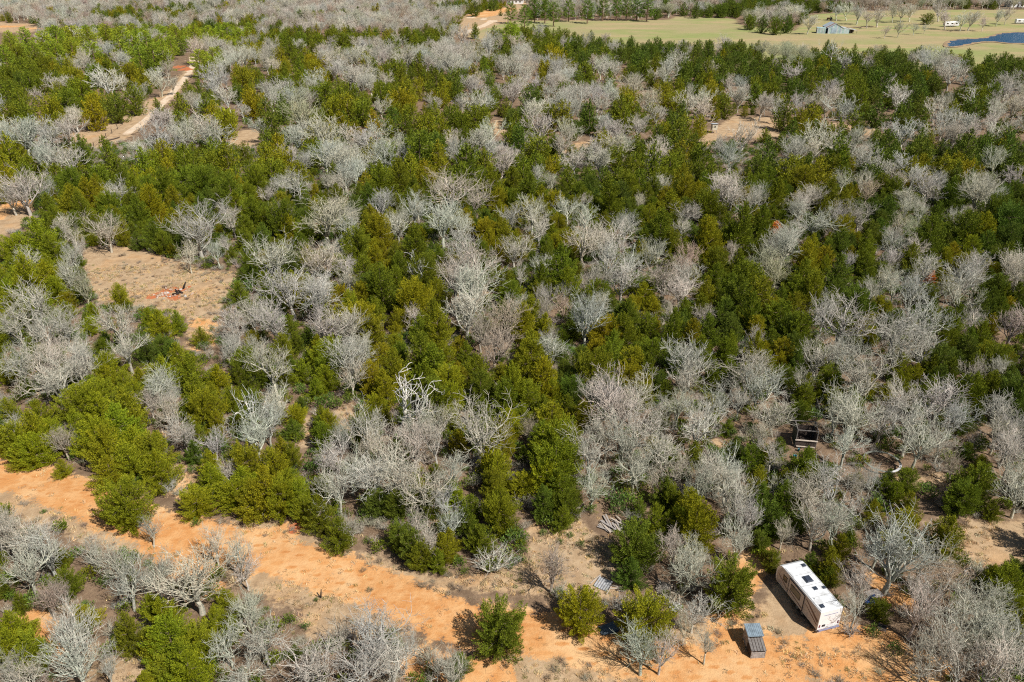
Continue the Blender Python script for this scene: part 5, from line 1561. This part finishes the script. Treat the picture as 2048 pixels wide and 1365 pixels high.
# ---------------------------------------------------------------- barn, sheds and far buildings
def ribs(parent, x0, x1, y, z0, z1f, mat, step=0.6):
    k, x = 0, x0
    while x < x1 - 0.05:
        w = min(step, x1 - x)
        z1 = z1f(x + w / 2)
        MB().box((x + w / 2, y - 0.02 * (k % 2), (z0 + z1) / 2), (w - 0.03, 0.06, z1 - z0)).build('wall_panel', mat[k % len(mat)], parent)
        x += step; k += 1
def barn():
    l = loc(1655, 67.5)
    t = thing('metal_barn', 'silvery gabled metal barn with rusty roof patches and lean-to on the lawn', 'barn', l, R_(-4))
    Wd, D, E, A = 8.6, 12.0, 3.0, 5.3
    M2 = simple('pale_green_tin', (0.45, 0.60, 0.58), 0.5, 0.12, 0.5, metal=0.2)
    M3 = simple('blue_grey_tin', (0.40, 0.50, 0.58), 0.5, 0.12, 0.5, metal=0.2)
    ribs(t, 0, Wd, 0, -0.1, lambda x: E + (A - E) * (1 - abs(x - Wd / 2) / (Wd / 2)) - 0.1, [M_GALV, M2, M3], 0.8)
    ribs(t, 0, Wd, D, -0.1, lambda x: E + (A - E) * (1 - abs(x - Wd / 2) / (Wd / 2)) - 0.1, [M_GALV, M2], 0.8)
    MB().box((0.0, D / 2, E / 2 - 0.1), (0.06, D - 0.1, E)).build('side_wall', simple('dark_blue_tin', (0.05, 0.10, 0.16), 0.5, 0.1), t)
    MB().box((Wd, D / 2, E / 2 - 0.1), (0.06, D - 0.1, E)).build('side_wall', M_GALV, t)
    sl = math.atan2(A - E, Wd / 2)
    Ls = math.hypot(A - E, Wd / 2) + 0.4
    for s in (-1, 1):
        n = 6
        for k in range(n):
            c = Matrix.Rotation(s * sl, 3, 'Y')
            mid = Vector((Wd / 2 + s * (Wd / 4 + 0.12), (k + 0.5) * (D + 0.6) / n - 0.3, (A + E) / 2))
            MB().box(mid, (Ls, (D + 0.6) / n - 0.03, 0.06 + 0.02 * (k % 2)), c).build('roof_panel', (M_GALV, M_RUST, M_GALV, M_GALV, M_GALV, M_GALV)[(k + (s > 0) * 2) % 6], t)
    d = MB().box((3.2, -0.09, 1.5), (2.6, 0.06, 3.0)).build('door', M3, t)
    MB().box((4.3, -0.14, 1.4), (0.06, 0.05, 0.4)).build('handle', M_DARK, d)
    # lean-to on the right
    for k in range(5):
        MB().box((Wd + 2.1, (k + 0.5) * 2.2 - 0.05, 2.75), (4.5, 2.16, 0.06), Matrix.Rotation(R_(13), 3, 'Y')).build('roof_panel', M_GALV, t)
    ribs(t, Wd + 0.1, Wd + 3.6, 0.1, -0.1, lambda x: 3.1 - (x - Wd) * 0.23, [M2, M_GALV], 0.7)
    # open lean-to
    for k in range(4):
        MB().box((Wd + 6.1, 0.6 + k * 1.55, 2.15), (4.4, 1.5, 0.06), Matrix.Rotation(R_(11), 3, 'Y')).build('roof_panel', M_GALV, t)
    for x in (4.3, 8.0):
        for y in (0.1, 5.6):
            MB().box((Wd + x, y, 1.0), (0.14, 0.14, 2.2 - (0.5 if x > 6 else -0.2))).build('post', M_WOODD, t)
    MB().box((Wd + 6, 5.7, 0.8), (3.7, 0.08, 1.6)).build('back_wall', M_WOODD, t)
barn()
l = loc(1633, 67)
t = thing('tin_shed', 'small pale green tin shed left of the metal barn', 'shed', l, R_(-14))
for k in range(6):
    MB().box((0.42 + k * 0.8, 0, 1.45), (0.77, 0.07, 3.1)).build('wall_panel', (M_GALV, MATS['pale_green_tin'])[k % 2], t)
    MB().box((0.42 + k * 0.8, 5.0, 1.45), (0.77, 0.07, 3.1)).build('wall_panel', M_GALV, t)
for x in (0.0, 4.85):
    MB().box((x, 2.5, 1.45), (0.07, 4.9, 3.1)).build('side_wall', MATS['dark_blue_tin'], t)
for k in range(5):
    MB().box((2.42, 0.45 + k * 1.03, 3.1 + 0.03 * (k % 2)), (5.3, 1.0, 0.08), Matrix.Rotation(R_(3), 3, 'Y')).build('roof_panel', MATS['pale_green_tin'], t)
def rv(px, py, L, rz, label):
    t = thing('camper', label, 'camper', loc(px, py), rz)
    prof = [(-1.2, 0.6), (-1.25, 2.7), (-1.1, 2.95), (1.1, 2.95), (1.25, 2.7), (1.2, 0.6)]
    extrude_x(prof, -L / 2, L / 2).build('body', M_WHITE, t)
    for x in (-0.33, 0.0, 0.3):
        w = MB().box((x * L, -1.25, 2.0), (L * 0.14, 0.05, 0.7)).build('window', M_DARK, t)
        MB().box((x * L, -1.28, 2.0), (L * 0.12, 0.02, 0.58)).build('pane', M_PANE, w)
    MB().box((0.15 * L, -1.25, 1.5), (0.7, 0.04, 1.8)).build('door', M_TAUPE, t)
    MB().box((0, -1.24, 1.05), (L * 0.96, 0.03, 0.16)).build('stripe', M_BROWN, t)
    MB().box((0.1 * L, 0, 3.08), (0.9, 0.8, 0.24), bevel=0.06).build('air_conditioner', M_WHITE, t)
    for x in (-0.1, 0.03):
        for y in (-1.1, 1.1):
            wheel(t, y, x * L, 0.38, 0.24, 'y')
    MB().tube([(L / 2, 0, 0.5), (L / 2 + 1.2, 0, 0.45)], 0.07, 6).build('hitch', M_DARK, t)
rv(1901, 54, 9.0, R_(4), 'white camper parked behind slim trees near the pond')
rv(2046, 48, 10.0, R_(-3), 'white camper on the bank behind the brush by the pond')
def house(px, py, Wd, D, E, A, rz, label, wall, roof):
    t = thing('farm_house', label, 'house', loc(px, py), rz)
    MB().box((0, 0, E / 2 - 0.1), (Wd, D, E)).build('wall', wall, t)
    ro = extrude_x([(-D / 2 - 0.5, E - 0.15), (0, A), (D / 2 + 0.5, E - 0.15), (0, A - 0.25)], -Wd / 2 - 0.5, Wd / 2 + 0.5).build('roof', roof, t)
    MB().box((Wd * 0.25, 0.6, A), (0.7, 0.7, 1.2)).build('chimney', M_STONE, ro)
    for x in (-0.32, 0.1, 0.34):
        w = MB().box((x * Wd, -D / 2 - 0.03, 1.6), (1.3, 0.1, 1.3)).build('window', M_WHITE, t)
        MB().box((x * Wd, -D / 2 - 0.09, 1.6), (1.1, 0.04, 1.1)).build('pane', M_PANE, w)
    d = MB().box((-0.1 * Wd, -D / 2 - 0.04, 1.05), (1.0, 0.1, 2.1)).build('door', M_WOODD, t)
    MB().box((-0.1 * Wd + 0.38, -D / 2 - 0.11, 1.0), (0.08, 0.05, 0.08)).build('handle', M_STEEL, d)
house(2032, 14, 14, 8, 3, 5.2, R_(5), 'white far house among trees above the pond', M_WHITE, M_SHINGLE)
house(4, 21, 12, 8, 3, 5.0, R_(12), 'pale roofed far house among grey oaks beyond the orange lane', M_WHITE, M_GALV)
house(1030, 7, 13, 8, 3, 5.0, R_(-6), 'white far house behind the pine row at the orange lane', M_WHITE, M_SHINGLE)
def car(px, py, rz, label, paint, L=4.6, Hc=1.55, van=False, cat='car', name='parked_car'):
    t = thing(name, label, cat, loc(px, py), rz)
    k = 1.0
    if van:
        prof = [(-L / 2, 0.45), (-L / 2, 1.9), (-L / 2 + 0.1, 2.1), (L / 2 - 1.5, 2.1), (L / 2 - 0.7, 1.25), (L / 2, 1.05), (L / 2, 0.45)]
    else:
        prof = [(-L / 2, 0.4), (-L / 2, 0.95), (-L / 2 + 0.5, 1.02), (-L / 2 + 1.0, Hc), (0.5, Hc), (1.1, 1.0), (L / 2 - 0.1, 0.88), (L / 2, 0.4)]
    extrude_x(prof, -0.9, 0.9).build('body', paint, t)
    top = (1.45, 1.95) if van else (1.03, Hc - 0.08)
    for x in (-0.91, 0.91):
        MB().box((x, -0.35 if not van else L / 2 - 1.75, sum(top) / 2), (0.03, 1.5 if not van else 0.7, top[1] - top[0])).build('window', M_PANE, t)
    for y in (-L / 2 + 0.85, L / 2 - 0.85):
        for x in (-0.82, 0.82):
            wheel(t, x, y, 0.36, 0.24)
    for x in (-0.65, 0.65):
        MB().box((x, L / 2 + 0.01, 0.75), (0.35, 0.05, 0.16)).build('headlight', M_WHITE, t)
        MB().box((x, -L / 2 - 0.01, 0.75), (0.3, 0.05, 0.16)).build('tail_light', MATS['red_lens'], t)
car(733, 73, R_(70), 'white van half hidden behind far cedars', M_WHITE, 5.6, van=True, cat='van', name='parked_van')
car(772, 66, R_(75), 'dark car parked in the shade beside the white van', M_CARD)
def tractor(px, py, rz):
    t = thing('red_tractor', 'small red and black tractor on the lawn behind the metal barn', 'tractor', loc(px, py), rz)
    MB().box((0, 0.7, 1.0), (0.8, 1.9, 0.7), bevel=0.12).build('bonnet', M_CARR, t)
    MB().box((0, -0.7, 0.9), (0.9, 1.1, 0.6), bevel=0.08).build('chassis', M_DARK, t)
    MB().box((0, -0.8, 1.45), (0.55, 0.5, 0.5), bevel=0.06).build('seat', M_DARK, t)
    for x in (-0.55, 0.55):
        MB().tube([(x, -0.35, 1.1), (x, -0.35, 2.4)], 0.05, 6).build('post', M_DARK, t)
        MB().tube([(x, -1.3, 1.1), (x, -1.3, 2.4)], 0.05, 6).build('post', M_DARK, t)
    MB().box((0, -0.82, 2.44), (1.5, 1.5, 0.09), bevel=0.03).build('canopy', M_DARK, t)
    for x in (-0.85, 0.85):
        wheel(t, x, -0.85, 0.75, 0.42)
        wheel(t, x * 0.8, 1.3, 0.45, 0.28)
tractor(1659, 40, R_(60))
